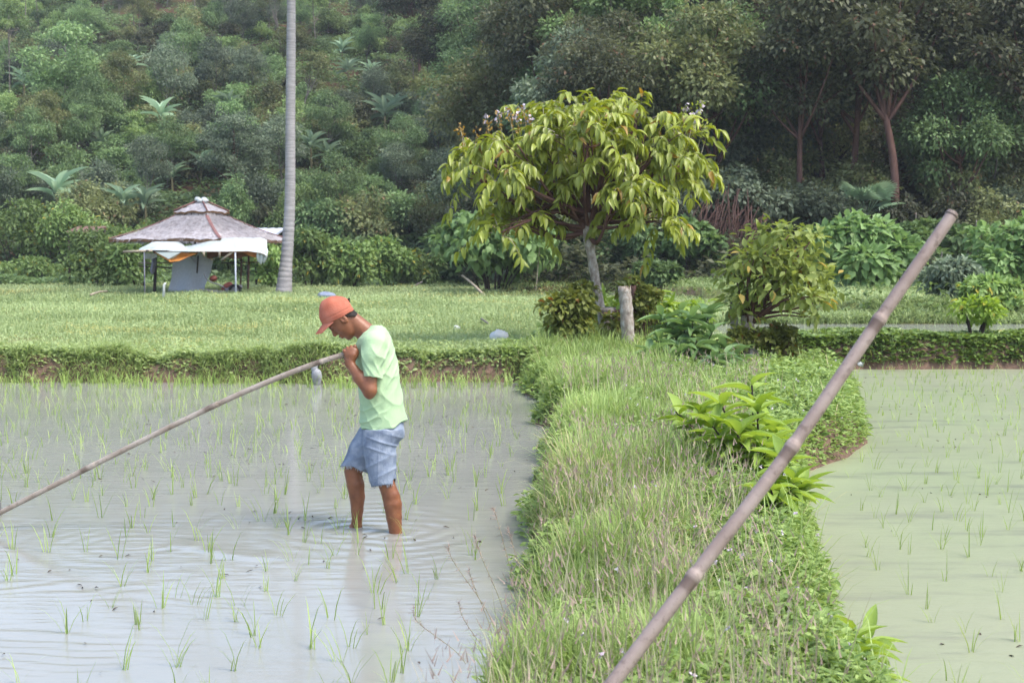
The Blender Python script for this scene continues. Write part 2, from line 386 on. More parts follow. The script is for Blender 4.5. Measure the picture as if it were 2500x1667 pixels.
# wake rolling off to the left of the shin, and the breeze in the near left corner
wk = G(np.array([430, 520, 600, 670.]), np.array([1330, 1348, 1360, 1364.]))
dy_ = Yg - np.interp(Xg, wk[:, 0], wk[:, 1]); inx = sstep(wk[0, 0] - .1, wk[0, 0] + .1, Xg) * (1 - sstep(wk[-1, 0] - .1, wk[-1, 0] + .15, Xg))
Zw += .0045 * np.exp(-(dy_ / np.where(dy_ > 0, .16, .06)) ** 2) * inx
lo = (1 - sstep(7.0, 9.3, Yg)) * (1 - sstep(-2.2, -.6, Xg))
Zw += lo * .0017 * np.sin((Yg + .05 * Xg + .30 * vnoise(Xg * .9, Yg * 1.6) + .08 * vnoise(Xg * 3, Yg * 3)) * 2 * math.pi / .105) * np.clip(.35 + vnoise(Xg * .9 + 3, Yg * 3.1), 0, 1)
A = Acc(); A.grid(np.stack([Xg, Yg, Zw], -1)); tag(A.obj("paddy_water", M_WL), kind='structure')
wx = np.concatenate([[-.5], np.arange(0, 12, .4), np.arange(12, 62, 2)]); wy = axis([(-120, 2, 3), (2, 23.0, .3)])
Xg, Yg = np.meshgrid(wx, wy, indexing='ij'); Xg = np.where(Xg < 0, xc(Yg), np.maximum(Xg, xc(Yg)))
A = Acc(); A.grid(np.stack([Xg, Yg, 0 * Xg + .004], -1)); tag(A.obj("green_paddy_water", M_WR), kind='structure')
A = Acc(); Xg, Yg = np.meshgrid(np.arange(3.4, 62, 1.0), np.arange(UP0 - .5, UP1 + .6, .3), indexing='ij')
A.grid(np.stack([Xg, Yg, 0 * Xg + .435], -1)); tag(A.obj("pond_water", M_WU), kind='structure')

# ------------------------------------------------------------------ foliage colours
F_HILL = [leafmat("hill_leaf_olive", (.05, .064, .026), (.20, .225, .10), (.20, .14, .08)),
          leafmat("hill_leaf_green", (.043, .072, .032), (.18, .265, .115)),
          leafmat("hill_leaf_blue", (.038, .056, .037), (.16, .20, .13)),
          leafmat("hill_leaf_dark", (.024, .031, .018), (.105, .115, .06), (.12, .075, .045))]
F_HILL.append(leafmat("hill_leaf_fresh", (.06, .10, .035), (.22, .30, .12)))
F_BRIGHT = leafmat("shrub_leaf_bright", (.085, .135, .04), (.19, .275, .095), (.28, .25, .05))
F_HEART = leafmat("shrub_leaf_heart", (.06, .105, .035), (.15, .225, .085))
F_BANANA = leafmat("banana_leaf", (.14, .21, .13), (.25, .34, .23), (.34, .27, .07), trans=.35)
F_TREE = leafmat("tree_leaf_yellow_green", (.11, .14, .022), (.275, .32, .055), (.26, .17, .04), trans=.36, var=.05, rough=.38, spec=.5)
F_TREE2 = leafmat("small_tree_leaf", (.085, .115, .025), (.22, .265, .075), (.26, .20, .05), trans=.4, var=.05)
F_LIME = leafmat("lime_leaf", (.12, .19, .03), (.24, .33, .075), (.30, .28, .05), trans=.42, var=.05, rough=.4)
F_DARKBIG = leafmat("dark_big_leaf", (.055, .10, .04), (.14, .22, .08), trans=.3, var=.1, rough=.35, spec=.4)
F_VINE = leafmat("vine_leaf", (.06, .075, .018), (.15, .17, .04), (.20, .10, .03))
F_GRASS = leafmat("meadow_grass", (.15, .20, .08), (.285, .355, .17), (.34, .33, .12), trans=.3, var=0)
F_BUND = leafmat("bund_grass", (.13, .185, .055), (.26, .34, .12), (.34, .31, .17), trans=.35, var=0)
F_DRY = leafmat("dry_stalk", (.20, .18, .11), (.32, .30, .20), (.25, .185, .155), trans=.25, var=0)
F_HERB = leafmat("herb_leaf", (.10, .16, .04), (.23, .31, .10), trans=.35, var=0)
F_RICE = leafmat("rice_leaf", (.13, .20, .05), (.24, .31, .10), trans=.4, var=.15)
F_PETAL = surf("petal", [(.3, (.62, .50, .60)), (.7, (.75, .70, .76))], 30, .7, .2)
B_PALE = surf("bark_pale", [(.3, (.15, .13, .115)), (.7, (.33, .30, .27))], 9, .9, .1, .6, 25, (1, 1, .5))
B_RED = surf("bark_red", [(.3, (.10, .055, .045)), (.7, (.21, .12, .10))], 5, .9, .1, .5, 15, (1, 1, .4))
B_DARK = surf("bark_dark", [(.3, (.04, .03, .025)), (.7, (.09, .07, .055))], 5, .9, .1)
B_TREE = surf("bark_lichen", [(.3, (.22, .17, .14)), (.5, (.40, .35, .30)), (.68, (.60, .58, .53))], 14, .9, .1, .7, 30, (1, 1, .6))

# ------------------------------------------------------------------ plants of the hill
def bush_proto(name, mats, r, h, nb, n, L, W, seed, stems=True, tpl=FAR, bark=B_DARK, droop=.25):
    global R; keep = R; R = np.random.default_rng(seed)
    root = thing(name, "x", "x")
    bl = []
    for i in range(nb):
        a = R.uniform(0, 2 * math.pi); q = math.sqrt(R.random()) * .95
        zc = h * R.uniform(.12, 1.05) * (1 - .5 * q ** 2); rr = r * R.uniform(.12, .36)
        bl.append((q * r * math.cos(a), q * r * math.sin(a), zc, rr, rr, rr * R.uniform(.5, 1.2)))
    A = Acc(); blobs_leaves(A, bl, n, L, W, tpl, droop, fuzz=.75); A.obj("foliage", mats, root)
    if stems:
        A = Acc()
        for b in bl[:7]: A.tube(curve([(0, 0, -.3), (b[0] * .4, b[1] * .4, b[2] * .5), b[:3]], 6), np.linspace(.05, .015, 6) * h / 2.5, 5)
        A.obj("stem", bark, root)
    R = keep; return root
def tree_proto(name, mats, bark, H, clear, r, nb, n, L, W, seed, tr=.12, lean=.3, tpl=FAR, flat=.6):
    global R; keep = R; R = np.random.default_rng(seed)
    root = thing(name, "x", "x")
    lx, ly = R.uniform(-lean, lean, 2)
    tp = curve([(0, 0, -.6), (lx * .3 + R.uniform(-.15, .15), ly * .3, clear * .5), (lx * .8, ly * .8, clear), (lx, ly, H * .82)], 14)
    A = Acc(); A.tube(tp, np.interp(np.linspace(0, 1, 14), [0, .08, 1], [tr * 1.3, tr, tr * .35]), 8)
    bl = []
    for i in range(nb):
        a = R.uniform(0, 2 * math.pi); q = math.sqrt(R.random()); t = R.uniform(0, 1)
        zc = clear + (H - clear) * (.12 + .8 * t); rad = r * math.sin(math.pi * (.18 + .72 * t)) ** .8
        rr = r * R.uniform(.2, .38); c = np.array((lx + q * rad * math.cos(a), ly + q * rad * math.sin(a), zc)); bl.append((*c, rr, rr, rr * flat * R.uniform(.8, 1.2)))
        if i < 9:
            s = tp[R.integers(6, 11)]; A.tube(curve([s, s * .5 + c * .5 + (0, 0, -.1 * r), c], 7), np.linspace(tr * .5, tr * .12, 7), 5)
    A.obj("trunk", bark, root)
    A = Acc(); blobs_leaves(A, bl, n, L, W, tpl, .25, fuzz=.6); A.obj("crown", mats, root)
    R = keep; return root
def banana_proto(seed, nl=13, LL=1.25):
    global R; keep = R; R = np.random.default_rng(seed)
    root = thing("banana_plant", "x", "x"); A = Acc()
    A.tube(curve([(0, 0, -.3), (.03, 0, .7), (0, .02, 1.4)], 6), np.linspace(.12, .06, 6), 8); A.obj("stem", surf("banana_stem", [(.3, (.10, .11, .05)), (.7, (.2, .16, .08))], 5), root)
    A = Acc(); a = np.arange(nl) * 2.4 + R.uniform(-.3, .3, nl); e = np.linspace(3.8, .5, nl)
    ax = np.stack([np.cos(a), np.sin(a), e], -1); nr = np.stack([-np.cos(a), -np.sin(a), .9 / e + .2], -1)
    A.inst(PADDLE, np.tile((0, 0, 1.25), (nl, 1)) + ax * .12, ax, nr, LL * R.uniform(.75, 1.1, nl), LL * .23, R.uniform(.2, .85, nl)); A.obj("leaf", F_BANANA, root)
    R = keep; return root
PB = [bush_proto("hill_shrub", F_HILL[(1, 0, 1, 2, 4, 1, 4, 0, 3)[i]], 1.9, 2.6, 24, 4600, .22, .13, 40 + i, droop=.2 + .1 * (i % 3)) for i in range(9)]
PT = [tree_proto("hill_tree", F_HILL[(i + 1) % 3], B_PALE, 6.0, 2.2, 2.3, 22, 5200, .22, .12, 60 + i, .07, .6) for i in range(4)]
PF = [tree_proto("forest_tree", F_HILL[(3, 0, 3, 2, 1)[i]], B_RED, (10.5, 9.5, 12, 10, 9)[i], (5.2, 4.4, 6.2, 3.4, 2.6)[i], 3.0, 34, 10000, .25, .14, 80 + i, .17, .7) for i in range(5)]
PQ = [tree_proto('slender_tree', F_HILL[(0, 1, 4)[i]], B_PALE, 8.5, 5.0, 1.6, 11, 1700, .22, .12, 120 + i, .06, .9) for i in range(3)]
PN = [banana_proto(90 + i, 11 + i) for i in range(3)]
FR = .365
SH_L = "leafy shrub of the brush that covers the hillside"
SH_G = "shrubs covering the hillside"
used = {}
def place(proto, loc, sc=1.0, label=None, group=None, rz=None):
    rz = rnd(0, 6.28) if rz is None else rz
    if proto.name not in used:
        used[proto.name] = 1; o = proto
        o.location = tuple(float(v) for v in loc); o.rotation_euler = (0, 0, float(rz)); o.scale = (float(sc),) * 3 if np.ndim(sc) == 0 else tuple(float(v) for v in sc)
        if label: o['label'] = label
        if group: o['group'] = group
        return o
    return dup(proto, loc, rz, sc, label, group)
def setcat(ps, cat):
    for p in ps: p['category'] = cat
setcat(PB, "shrub"); setcat(PT, "tree"); setcat(PF, "tree"); setcat(PN, "banana plant"); setcat(PQ, "tree")
bananas = [(395, 352, 1.15, "pale banana plant standing alone halfway up the left slope"), (140, 560, 1.25, "large banana plant with wide fanned leaves behind the bright shrubs left of the hut"),
  (300, 560, .95, "yellowish banana plant just left of the thatched roof"), (355, 560, .9, "small banana plant touching the left edge of the thatched roof"),
  (490, 450, .8, "small banana plant on the slope above the top of the roof"), (420, 480, .8, "banana plant with a drooping leaf above the left of the roof"),
  (580, 480, .8, "banana plant with two upright leaves right above the hut roof"), (760, 415, .95, "green banana plant just right of the palm trunk"), (800, 425, .8, "banana plant with yellow withered leaves right of the palm trunk"),
  (835, 165, .9, "pale banana plant high on the slope right of the palm"), (850, 215, .85, "banana plant beside the bare red patch of slope"), (905, 215, .8, "banana plant right of the bare red patch of slope"),
  (940, 345, 1.2, "big silvery banana plant between the palm and the flowering tree"), (965, 310, .9, "banana plant with one tall upright leaf above the silvery one"), (250, 395, .8, "blue green banana plant in the dark brush of the left slope")]
bananas += [(60, 250, .9, "banana plant at the far left of the slope"), (320, 200, .8, "small banana plant on the upper left slope below the brush top"), (560, 300, .85, "banana plant left of the palm trunk on the open slope"), (1000, 120, .8, "banana plant near the top of the slope where the forest begins"), (640, 380, .75, "banana plant touching the left side of the palm trunk")]
pts = []; tries = 0
while len(pts) < 275 and tries < 9000:
    tries += 1
    px = rnd(-40, 1500); py = rnd(-30, 590)
    if px > 1080 and rnd(0, 1) < .75: continue
    s = 38 + 10 * rnd(0, 1)
    if any(((px - a) / s) ** 2 + ((py - b) / (s * .62)) ** 2 < 1 for a, b in pts): continue
    if 430 < px < 560 and 520 < py: continue
    if any(abs(px - b[0]) < 55 and -8 < py - b[1] < 75 for b in bananas): continue
    pts.append((px, py))
for i, (px, py) in enumerate(pts):
    q = hit(px, py)
    if q[1] > 158: q[1] = rnd(135, 157); q[2] = float(terr(q[0], q[1]))
    if i % 5 == 4: place(PT[R.integers(0, 4)], q, (rnd(.45, .7), rnd(.45, .7), rnd(.55, .85)), "slender tree with a thin pale trunk among the hillside brush", "slender trees in the hillside brush")
    else: place(PB[R.integers(0, 9)], q, (rnd(.55, .95), rnd(.55, .95), rnd(.5, .95)), SH_L, SH_G)
for px, py in [(60, 90), (95, 70), (215, 110), (250, 60), (330, 90), (480, 70), (560, 95), (640, 60), (770, 130), (735, 330), (800, 90), (860, 60), (930, 110), (1010, 250), (1080, 330), (1130, 300), (25, 260), (1210, 330), (1000, 60), (690, 180)]:
    place(PQ[R.integers(0, 3)], hit(px, py), (rnd(.6, .8), rnd(.6, .8), rnd(.65, .95)), "tall thin tree with long bare pale trunk and small sparse crown on the slope", "thin bare trunked trees on the slope")
for px, py in [(1420, 470), (1560, 430), (1650, 480), (1700, 400), (1960, 470), (2040, 430), (2260, 500), (2330, 470), (2420, 540), (2480, 480)]:
    place(PQ[R.integers(0, 3)], hit(px, py), (rnd(.5, .7), rnd(.5, .7), rnd(.7, 1.0)), "thin pale stemmed young tree standing at the front of the dark forest", "thin young trees at the forest front")
# named plants of the left hill
place(PT[0], hit(140, 320), (1.15, 1.15, 1.1), "round crowned grey green tree with a forked pale trunk high on the left slope")
place(PF[3], hit(590, 520), (.62, .62, .55), "dark dense tree on the slope just above the thatched roof")
for i, (px, py, s, lb) in enumerate(bananas): place(PN[i % 3], hit(px, py), s * .95, lb, "banana plants on the slope")
# the tall forest on the right
ftrees = [(2185, 600, 0, 1.05, "tall forest tree with a long straight reddish trunk forking under its crown"), (1815, 440, 2, .9, "forest tree with a curved red trunk right of the flowering tree"),
  (2075, 520, 1, .95, "forest tree with a grey trunk between the curved and the straight red trunks"), (1185, 560, 1, .9, "forest tree whose thin red trunk stands under the left of the flowering crown")]
for px, py, k, s, lb in ftrees: place(PF[k], hit(px, py), s, lb)
pale = tree_proto("pale_tree", F_HEART, B_PALE, 9.0, 2.5, 2.6, 30, 7000, .24, .14, 97, .1, .4); q = hit(1530, 420)
place(pale, q, .95, "pale green rounded tree behind the top right of the flowering tree"); pale['category'] = "tree"
fl = "dark crowned tree of the dense forest on the right hill"; fg = "trees of the dense forest"
pts = []; tries = 0
while len(pts) < 78 and tries < 6000:
    tries += 1
    px = rnd(1020, 2600); py = rnd(-120, 600)
    if px < 1200 and py > 420: continue
    if py > 200 and (abs(px - 2190) < 110 or abs(px - 1830) < 70 or abs(px - 2070) < 50): continue
    if any(((px - a) / 95) ** 2 + ((py - b) / 50) ** 2 < 1 for a, b in pts): continue
    pts.append((px, py))
for px, py in pts:
    q = hit(px, py); k = (0, 1, 2, 0, 2, 3, 4)[R.integers(0, 7)]
    place(PF[k], q, rnd(.6, .95), fl, fg)
pts = []; tries = 0
while len(pts) < 60 and tries < 4000:
    tries += 1
    px = rnd(1050, 2560); py = rnd(360, 640)
    if py < 585 and (abs(px - 2190) < 55 or abs(px - 1830) < 45): continue
    if any(((px - a) / 85) ** 2 + ((py - b) / 36) ** 2 < 1 for a, b in pts): continue
    pts.append((px, py))
for px, py in pts: place(PB[(8, 3, 7, 1)[R.integers(0, 4)]], hit(px, py), (rnd(.6, 1.0), rnd(.6, 1.0), rnd(.6, 1.0)), "dark shrub of the undergrowth at the foot of the forest", "shrubs under the forest")
# low cover between them
A = Acc(); n = 150000
Yr = 60 + 98 * R.random(n) ** 1.2; Xr = R.uniform(-1.06, .45, n) * Yr * FR
zr = terr(Xr, Yr); keep = (Yr > YH(Xr) - 4) & (fbm(Xr * .13, Yr * .13) > -.55)
Xr, Yr, zr = Xr[keep], Yr[keep], zr[keep]
hh = np.clip(.55 + .75 * fbm(Xr * .33, Yr * .33), .08, 1.7) * R.random(len(Xr)) ** .6 * (.25 + .75 * sstep(-2, 12, Yr - YH(Xr)))
flatleaves(A, np.stack([Xr, Yr, zr + hh], -1), R.uniform(.2, .45, len(Xr)), R.uniform(.1, .22, len(Xr)), FAR, .9, np.clip(.45 + .4 * fbm(Xr * .2, Yr * .2) + R.uniform(-.25, .25, len(Xr)), 0, .85))
tag(A.obj("hill_undergrowth", F_HILL[1]), "low tangled brush and weeds between the shrubs of the hillside", "undergrowth", kind='stuff')
A = Acc(); n = 60000
Yr = R.uniform(44, 95, n); Xr = R.uniform(-.1, 1.08, n) * Yr * FR; zr = terr(Xr, Yr)
hh = np.clip(.6 + .8 * fbm(Xr * .4, Yr * .4), .08, 1.9) * R.random(n) ** .6
keep = Yr > YH(Xr) - 1; 
flatleaves(A, np.stack([Xr, Yr, zr + hh], -1)[keep], .3, .16, FAR, .9, R.uniform(0, .7, n)[keep])
tag(A.obj("forest_undergrowth", F_HILL[3]), "dark low undergrowth under the forest trees", "undergrowth", kind='stuff')
# ------------------------------------------------------------------ shrubs along the foot of the hill
def shrub(px, py, w, h, label, mat, L, W, tpl=LEAF, n=2600, nb=16, stems=0, droop=.3, cat="shrub", group="shrubs along the foot of the hill", Y=None, bark=B_DARK, name="shrub"):
    q = hit(px, py) if Y is None else None
    if q is None:
        p = P(px, py, Y); q = np.array([p[0], p[1], float(terr(p[0], p[1]))])
    s = FPX / q[1]; r = w / 2 / s; H = h / s
    root = thing(name, label, cat, q, group)
    bl = []
    for i in range(nb):
        a = R.uniform(0, 2 * math.pi); k = math.sqrt(R.random()) * .8
        lo = .5 if stems else .18
        z = H * (R.uniform(lo, .86) * (1 - .35 * k * k) if i % 4 else .85 * (1 - .5 * k * k)); rr = r * R.uniform(.22, .36)
        bl.append((k * r * math.cos(a), k * r * .8 * math.sin(a), z, rr, rr, min(rr, H * .22) * R.uniform(.8, 1.1)))
    A = Acc(); blobs_leaves(A, bl, n, L, W, tpl, droop); A.obj("foliage", mat, root)
    A = Acc()
    for b in bl[:max(stems, 5)]:
        A.tube(curve([(b[0] * .25, b[1] * .25, -.2), (b[0] * .5, b[1] * .5, b[2] * .45), b[:3]], 7), np.linspace(.035, .012, 7), 5)
    A.obj("stem", bark, root); return root
sh = [
 (40, 650, 230, 165, "bright green shrub filling the left edge of the picture below the banana plant", F_BRIGHT, .22, .11),
 (165, 655, 200, 150, "bright yellow green shrub second in from the left edge", F_BRIGHT, .22, .11),
 (265, 665, 170, 110, "low bright shrub just left of the hut posts", F_BRIGHT, .2, .1),
 (60, 690, 210, 60, "low weedy shrub at the left edge of the meadow", F_BRIGHT, .2, .1),
 (225, 655, 170, 105, "shrub with a few yellow leaves in front of the small brown roof", F_BRIGHT, .22, .11),
 (350, 640, 150, 90, "green shrub seen behind the dark left post of the hut", F_BRIGHT, .2, .1),
 (450, 650, 150, 90, "green shrub behind the grey wall sheet of the hut", F_BRIGHT, .2, .1),
 (560, 675, 150, 95, "green shrub behind the right posts of the hut", F_BRIGHT, .2, .1),
 (650, 690, 120, 110, "green shrub between the hut and the palm trunk", F_BRIGHT, .2, .1),
 (765, 705, 150, 150, "tall bright shrub just right of the palm trunk", F_BRIGHT, .22, .12),
 (855, 705, 150, 120, "bright shrub second right of the palm trunk", F_BRIGHT, .22, .12),
 (940, 700, 150, 110, "bright shrub above the head of the man", F_BRIGHT, .22, .12),
 (1020, 700, 130, 90, "bright shrub behind the short grey stick", F_BRIGHT, .2, .11),
 (780, 600, 190, 110, "dull green shrub behind the bright shrubs right of the palm", F_HILL[1], .25, .13),
 (900, 600, 210, 130, "wide olive shrub on the lowest slope behind the hedge of bright shrubs", F_HILL[0], .25, .13),
 (1010, 590, 150, 110, "rounded green shrub just left of the white plastic", F_HILL[1], .25, .13),
 (1110, 690, 190, 150, "pale green shrub with heart shaped leaves at the left of the stemmy one", F_HEART, .26, .19),
 (1390, 660, 160, 100, "green shrub behind the trunk of the flowering tree", F_HILL[1], .24, .13),
 (1540, 660, 190, 110, "dull shrub to the right of the trunk of the flowering tree", F_HILL[1], .24, .13),
 (1690, 665, 150, 120, "blue green shrub with large heart shaped leaves left of the small bushy tree", F_HEART, .28, .2),
 (1600, 700, 110, 60, "low pale shrub on the grassy rise behind the stump", F_HEART, .2, .12),
 (2105, 705, 290, 160, "wide shrub with broad bright leaves right of the small bushy tree", F_HEART, .3, .2),
 (2270, 660, 170, 120, "dark broad leaved shrub under the tip of the near bamboo pole", F_HEART, .28, .18),
 (2480, 705, 230, 170, "heavy green shrub at the right edge of the picture", F_HEART, .28, .17),
 (2330, 735, 190, 95, "rounded grey green bush of fine leaves below the forest edge", F_HILL[2], .16, .07),
 (2420, 745, 150, 60, "low light green bush on the grass at the right", F_BRIGHT, .2, .11),
 (1990, 560, 190, 110, "olive shrub on the slope above the small bushy tree", F_HILL[0], .25, .13),
]
for a in sh: shrub(*a, tpl=(LEAF if a[7] < .285 else BIG))
shrub(222, 0, 230, 150, "bright shrub hiding the posts of the small rusty roofed shed", F_BRIGHT, .2, .1, n=3000, Y=56.0)
shrub(330, 0, 160, 120, "bright shrub touching the left eave of the hut", F_BRIGHT, .2, .1, Y=55.5)
shrub(648, 0, 110, 130, "green shrub just behind the foot of the palm trunk", F_BRIGHT, .2, .1, Y=53.5)
shrub(1205, 712, 300, 205, "large shrub on many thin bare stems with drooping heart shaped leaves", F_HEART, .3, .22, DROOP, 2200, 20, 16, .5)
shrub(2385, 812, 130, 100, "small bright bush growing on top of the right bank", F_LIME, .13, .06, LEAF, 500, 9, 4, .2, group=None, Y=23.5)
# vine draped mound with dry red stems at the forest edge
q = hit(1760, 640); root = thing("vine_mound", "mound of dry reddish vines and creepers at the forest edge above the small bushy tree", "vines", q)
s = FPX / q[1]; A = Acc()
for i in range(260):
    a = R.uniform(-1, 1); b0 = np.array((a * 1.4 + .2, R.uniform(-.5, 1.2), R.uniform(1.2, 2.7) * (1 - .35 * a * a)))
    b1 = b0 + (R.uniform(-.5, .3) - .3, -R.uniform(.2, .9), 0); b1[2] = R.uniform(-.1, .5)
    A.tube(curve([b0, (b0 + b1) / 2 + (R.uniform(-.3, .1), -.2, .3), b1], 6), .014, 4, cap=False)
A.obj("stem", surf("dry_vine", [(.3, (.07, .035, .028)), (.7, (.17, .09, .07))], 6), root)
A = Acc(); blobs_leaves(A, [(-.6 + .45 * i + R.uniform(-.2, .2), R.uniform(0, 1), R.uniform(1.6, 2.9), .6, .6, .4) for i in range(7)] + [(-1.5, 0, 1.0, .5, .5, .5), (-1.2, .2, 1.8, .5, .5, .4)], 1900, .2, .13, LEAF)
A.obj("foliage", F_HILL[2], root)
# fan palm
q = hit(2115, 590); root = thing("fan_palm", "fan palm with round pleated leaves standing before the straight red trunk", "palm", q); s = FPX / q[1]
A = Acc(); A.tube([(0, 0, -.3), (0, 0, .9)], .08, 7); A.obj("trunk", B_DARK, root); A = Acc()
for i in range(11):
    a = i * 2.4; e = R.uniform(.2, 1.6); c = unit(np.array([math.cos(a), math.sin(a), e])); c0 = np.array((0, 0, .9)); c1 = c0 + c * R.uniform(.6, 1.0)
    A.tube([c0, c1], .012, 4, .3); sd = unit(np.cross(c, UP)); an = np.linspace(-1.5, 1.5, 17)
    ax = np.cos(an)[:, None] * c + np.sin(an)[:, None] * sd
    A.inst(LEAF, np.tile(c1, (17, 1)), ax, np.tile(np.cross(sd, c), (17, 1)), .8, .1, R.uniform(.3, .8))
A.obj("leaf", F_BANANA, root)
# thin pale saplings and fallen sticks at the forest edge
for px, py, h, lb in ((2383, 668, 130, "thin white sapling stem standing at the dark forest edge on the right"), (2236, 640, 120, "thin pale sapling stem left of the near bamboo pole tip"), (2300, 690, 75, "forked dead white stick behind the near bamboo pole")):
    q = hit(px, py); s = FPX / q[1]; A = Acc(); H = h / s
    A.tube(curve([(0, 0, -.2), (.05, 0, H * .4), (-.03, 0, H * .75), (-.02, 0, H)], 10), np.linspace(.035, .018, 10), 6)
    A.tube(curve([(.02, 0, H * .5), (.16, .05, H * .75), (.2, .05, H * .95)], 5), np.linspace(.016, .006, 5), 5)
    tag(A.obj("sapling_stem", B_PALE), lb, "sapling").location = tuple(q)

# ------------------------------------------------------------------ palm trunk
q = np.array([*P(690, 714, 48.0)[:2], 0]); q[2] = float(terr(q[0], q[1])); s = FPX / 48
root = thing("palm_tree", "tall bare grey palm trunk rising out of the top of the picture beside the hut", "palm tree", q)
path = [(690, 716), (697, 660), (703, 590), (708, 480), (709, 300), (710.5, 120), (711, -60), (709, -260)]
W3 = np.array([P(a, b, 48.0) for a, b in path]) - q; W3[0, 2] = -.3
tp = curve(W3, 260); z = tp[:, 2]
rad = np.interp(z, [-.3, .3, 1.2, 3.5, 9, 13], [.31, .27, .205, .175, .15, .13]) * (1 + .025 * np.sign(np.sin(z * 2 * math.pi / .17)) * (np.sin(z * 40) ** 2 > .1))
A = Acc(); A.tube(tp, rad, 20); A.obj("trunk", surf("palm_bark", [(.3, (.30, .285, .285)), (.7, (.50, .485, .49))], 2.2, .9, .1, .5, 18, (1, 1, 9), bdist=.015), root)
A = Acc(); top = tp[-1]
for i in range(22):
    a = i * 2.4; e = R.uniform(-.3, 1.1); d = np.array([math.cos(a), math.sin(a), e]); d /= np.linalg.norm(d)
    sp = curve([top, top + d * 1.6, top + d * 3.0 + (0, 0, -.6), top + d * 3.9 + (0, 0, -1.9)], 26)
    A.tube(sp, np.linspace(.03, .008, 26), 4, .4); tg = unit(np.gradient(sp, axis=0)); sd = unit(np.cross(tg, UP))
    for g in (-1, 1): A.inst(FAR, sp[2:], sd[2:] * g + tg[2:] * .5 - UP * .35, tg[2:] * 0 + UP, .75, .06)
A.obj("frond", F_HILL[1], root)

# ------------------------------------------------------------------ flowering tree in the middle
YT = 22.8; q = np.array([*P(1478, 838, YT)[:2], 0]); q[2] = float(terr(q[0], q[1])); s = FPX / YT
root = thing("flowering_tree", "spreading tree with bright yellow green drooping leaves and pale pink flower spikes", "tree", q)
def loc(px, py, dy=0.0): return P(px, py, YT + dy) - q
A = Acc()
tp = curve([loc(1484, 860), loc(1478, 800), loc(1462, 735), loc(1450, 660), loc(1440, 600), loc(1436, 560), loc(1438, 520)], 26)
kn = np.linspace(0, 1, 26); A.tube(tp, np.interp(kn, [0, .12, .3, .62, .75, .85, 1], [.15, .10, .078, .072, .10, .088, .075]) * (1 + .06 * np.sin(kn * 40)), 12)
lobes = [(1410, 270, 85, 28), (1490, 272, 65, 26), (1330, 315, 75, 24), (1575, 300, 65, 26), (1250, 345, 75, 24), (1440, 335, 100, 30), (1650, 345, 50, 28), (1180, 380, 65, 26), (1128, 420, 30, 24), (1340, 385, 80, 22), (1555, 380, 80, 28), (1680, 410, 38, 28), (1210, 425, 50, 20), (1625, 440, 55, 26), (1455, 410, 70, 22), (1330, 455, 45, 18), (1290, 500, 45, 20), (1255, 530, 30, 16), (1550, 470, 50, 24), (1600, 510, 30, 18), (1285, 548, 40, 18), (1225, 560, 25, 12), (1590, 545, 36, 16), (1500, 500, 45, 18), (1380, 500, 30, 14)]
LB = []
for i, (a, b, ra, rb) in enumerate(lobes):
    a = 1412 + (a - 1412) * .965; b = b + (3 if b < 350 else 0)
    for k in range(2):
        dy = rnd(-1.0, .9) * (1 if 1200 < a < 1620 else .6); c = loc(a + rnd(-20, 20), b + rnd(-8, 8), dy); LB.append((*c, ra / s, ra / s * .8, rb / s))
fork = tp[-1]
for i in range(0, len(LB), 1):
    c = np.array(LB[i][:3]); st = tp[-1 - (i % 6)]; mid = st * .55 + c * .45 + np.array((0, 0, -.12 if c[2] > st[2] else .15)) + R.normal(size=3) * .08
    cv = curve([st, mid, c], 10); A.tube(cv, np.linspace(.045, .012, 10) * rnd(.8, 1.2), 6, mi=1)
    for k in range(4):
        e = c + unit(R.normal(size=3)) * np.array(LB[i][3:]) * .8; A.tube(curve([cv[6 + k % 3], (cv[7] + e) / 2 + (0, 0, .04), e], 6), np.linspace(.014, .004, 6), 4, mi=1, cap=False)
A.obj("trunk", [B_TREE, B_RED], root)
A = Acc(); LBa = np.array(LB); wts = LBa[:, 3] * LBa[:, 5]
for t in range(320):
    b = LBa[R.choice(len(LB), p=wts / wts.sum())]; d = unit(R.normal(size=3) + (0, -.25, .5)); rr = rnd(.45, 1.0)
    st = b[:3] + d * b[3:] * rr; out = d.copy(); out[2] *= .4; out = unit(out + R.normal(size=3) * .3)
    ln = rnd(.32, .58); tw = curve([st, st + out * ln * .55 + (0, 0, .02), st + out * ln + (0, 0, -.14)], 7)
    A.tube(tw, np.linspace(.006, .003, 7), 3, .1, 1, cap=False)
    tg = unit(np.gradient(tw, axis=0)); sd = unit(np.cross(tg, UP)); bt = R.uniform(0, .4)
    for g in (-1, 1):
        n = 6; ax = sd[1:] * g * .8 + tg[1:] * .6 - UP * rnd(.0, .75) + R.normal(size=(n, 3)) * .3
        A.inst(DROOP, tw[1:], ax, UP + R.normal(size=(n, 3)) * .3, R.uniform(.15, .25, n), R.uniform(.06, .095, n), np.where(R.random(n) < .03, .95, np.clip(bt + R.uniform(0, .45, n), 0, .85)))
    A.inst(DROOP, tw[-1:], tg[-1:] - UP * .3, UP[None] + .1, .22, .09, bt + .3)
A.obj("crown", [F_TREE, B_TREE], root)
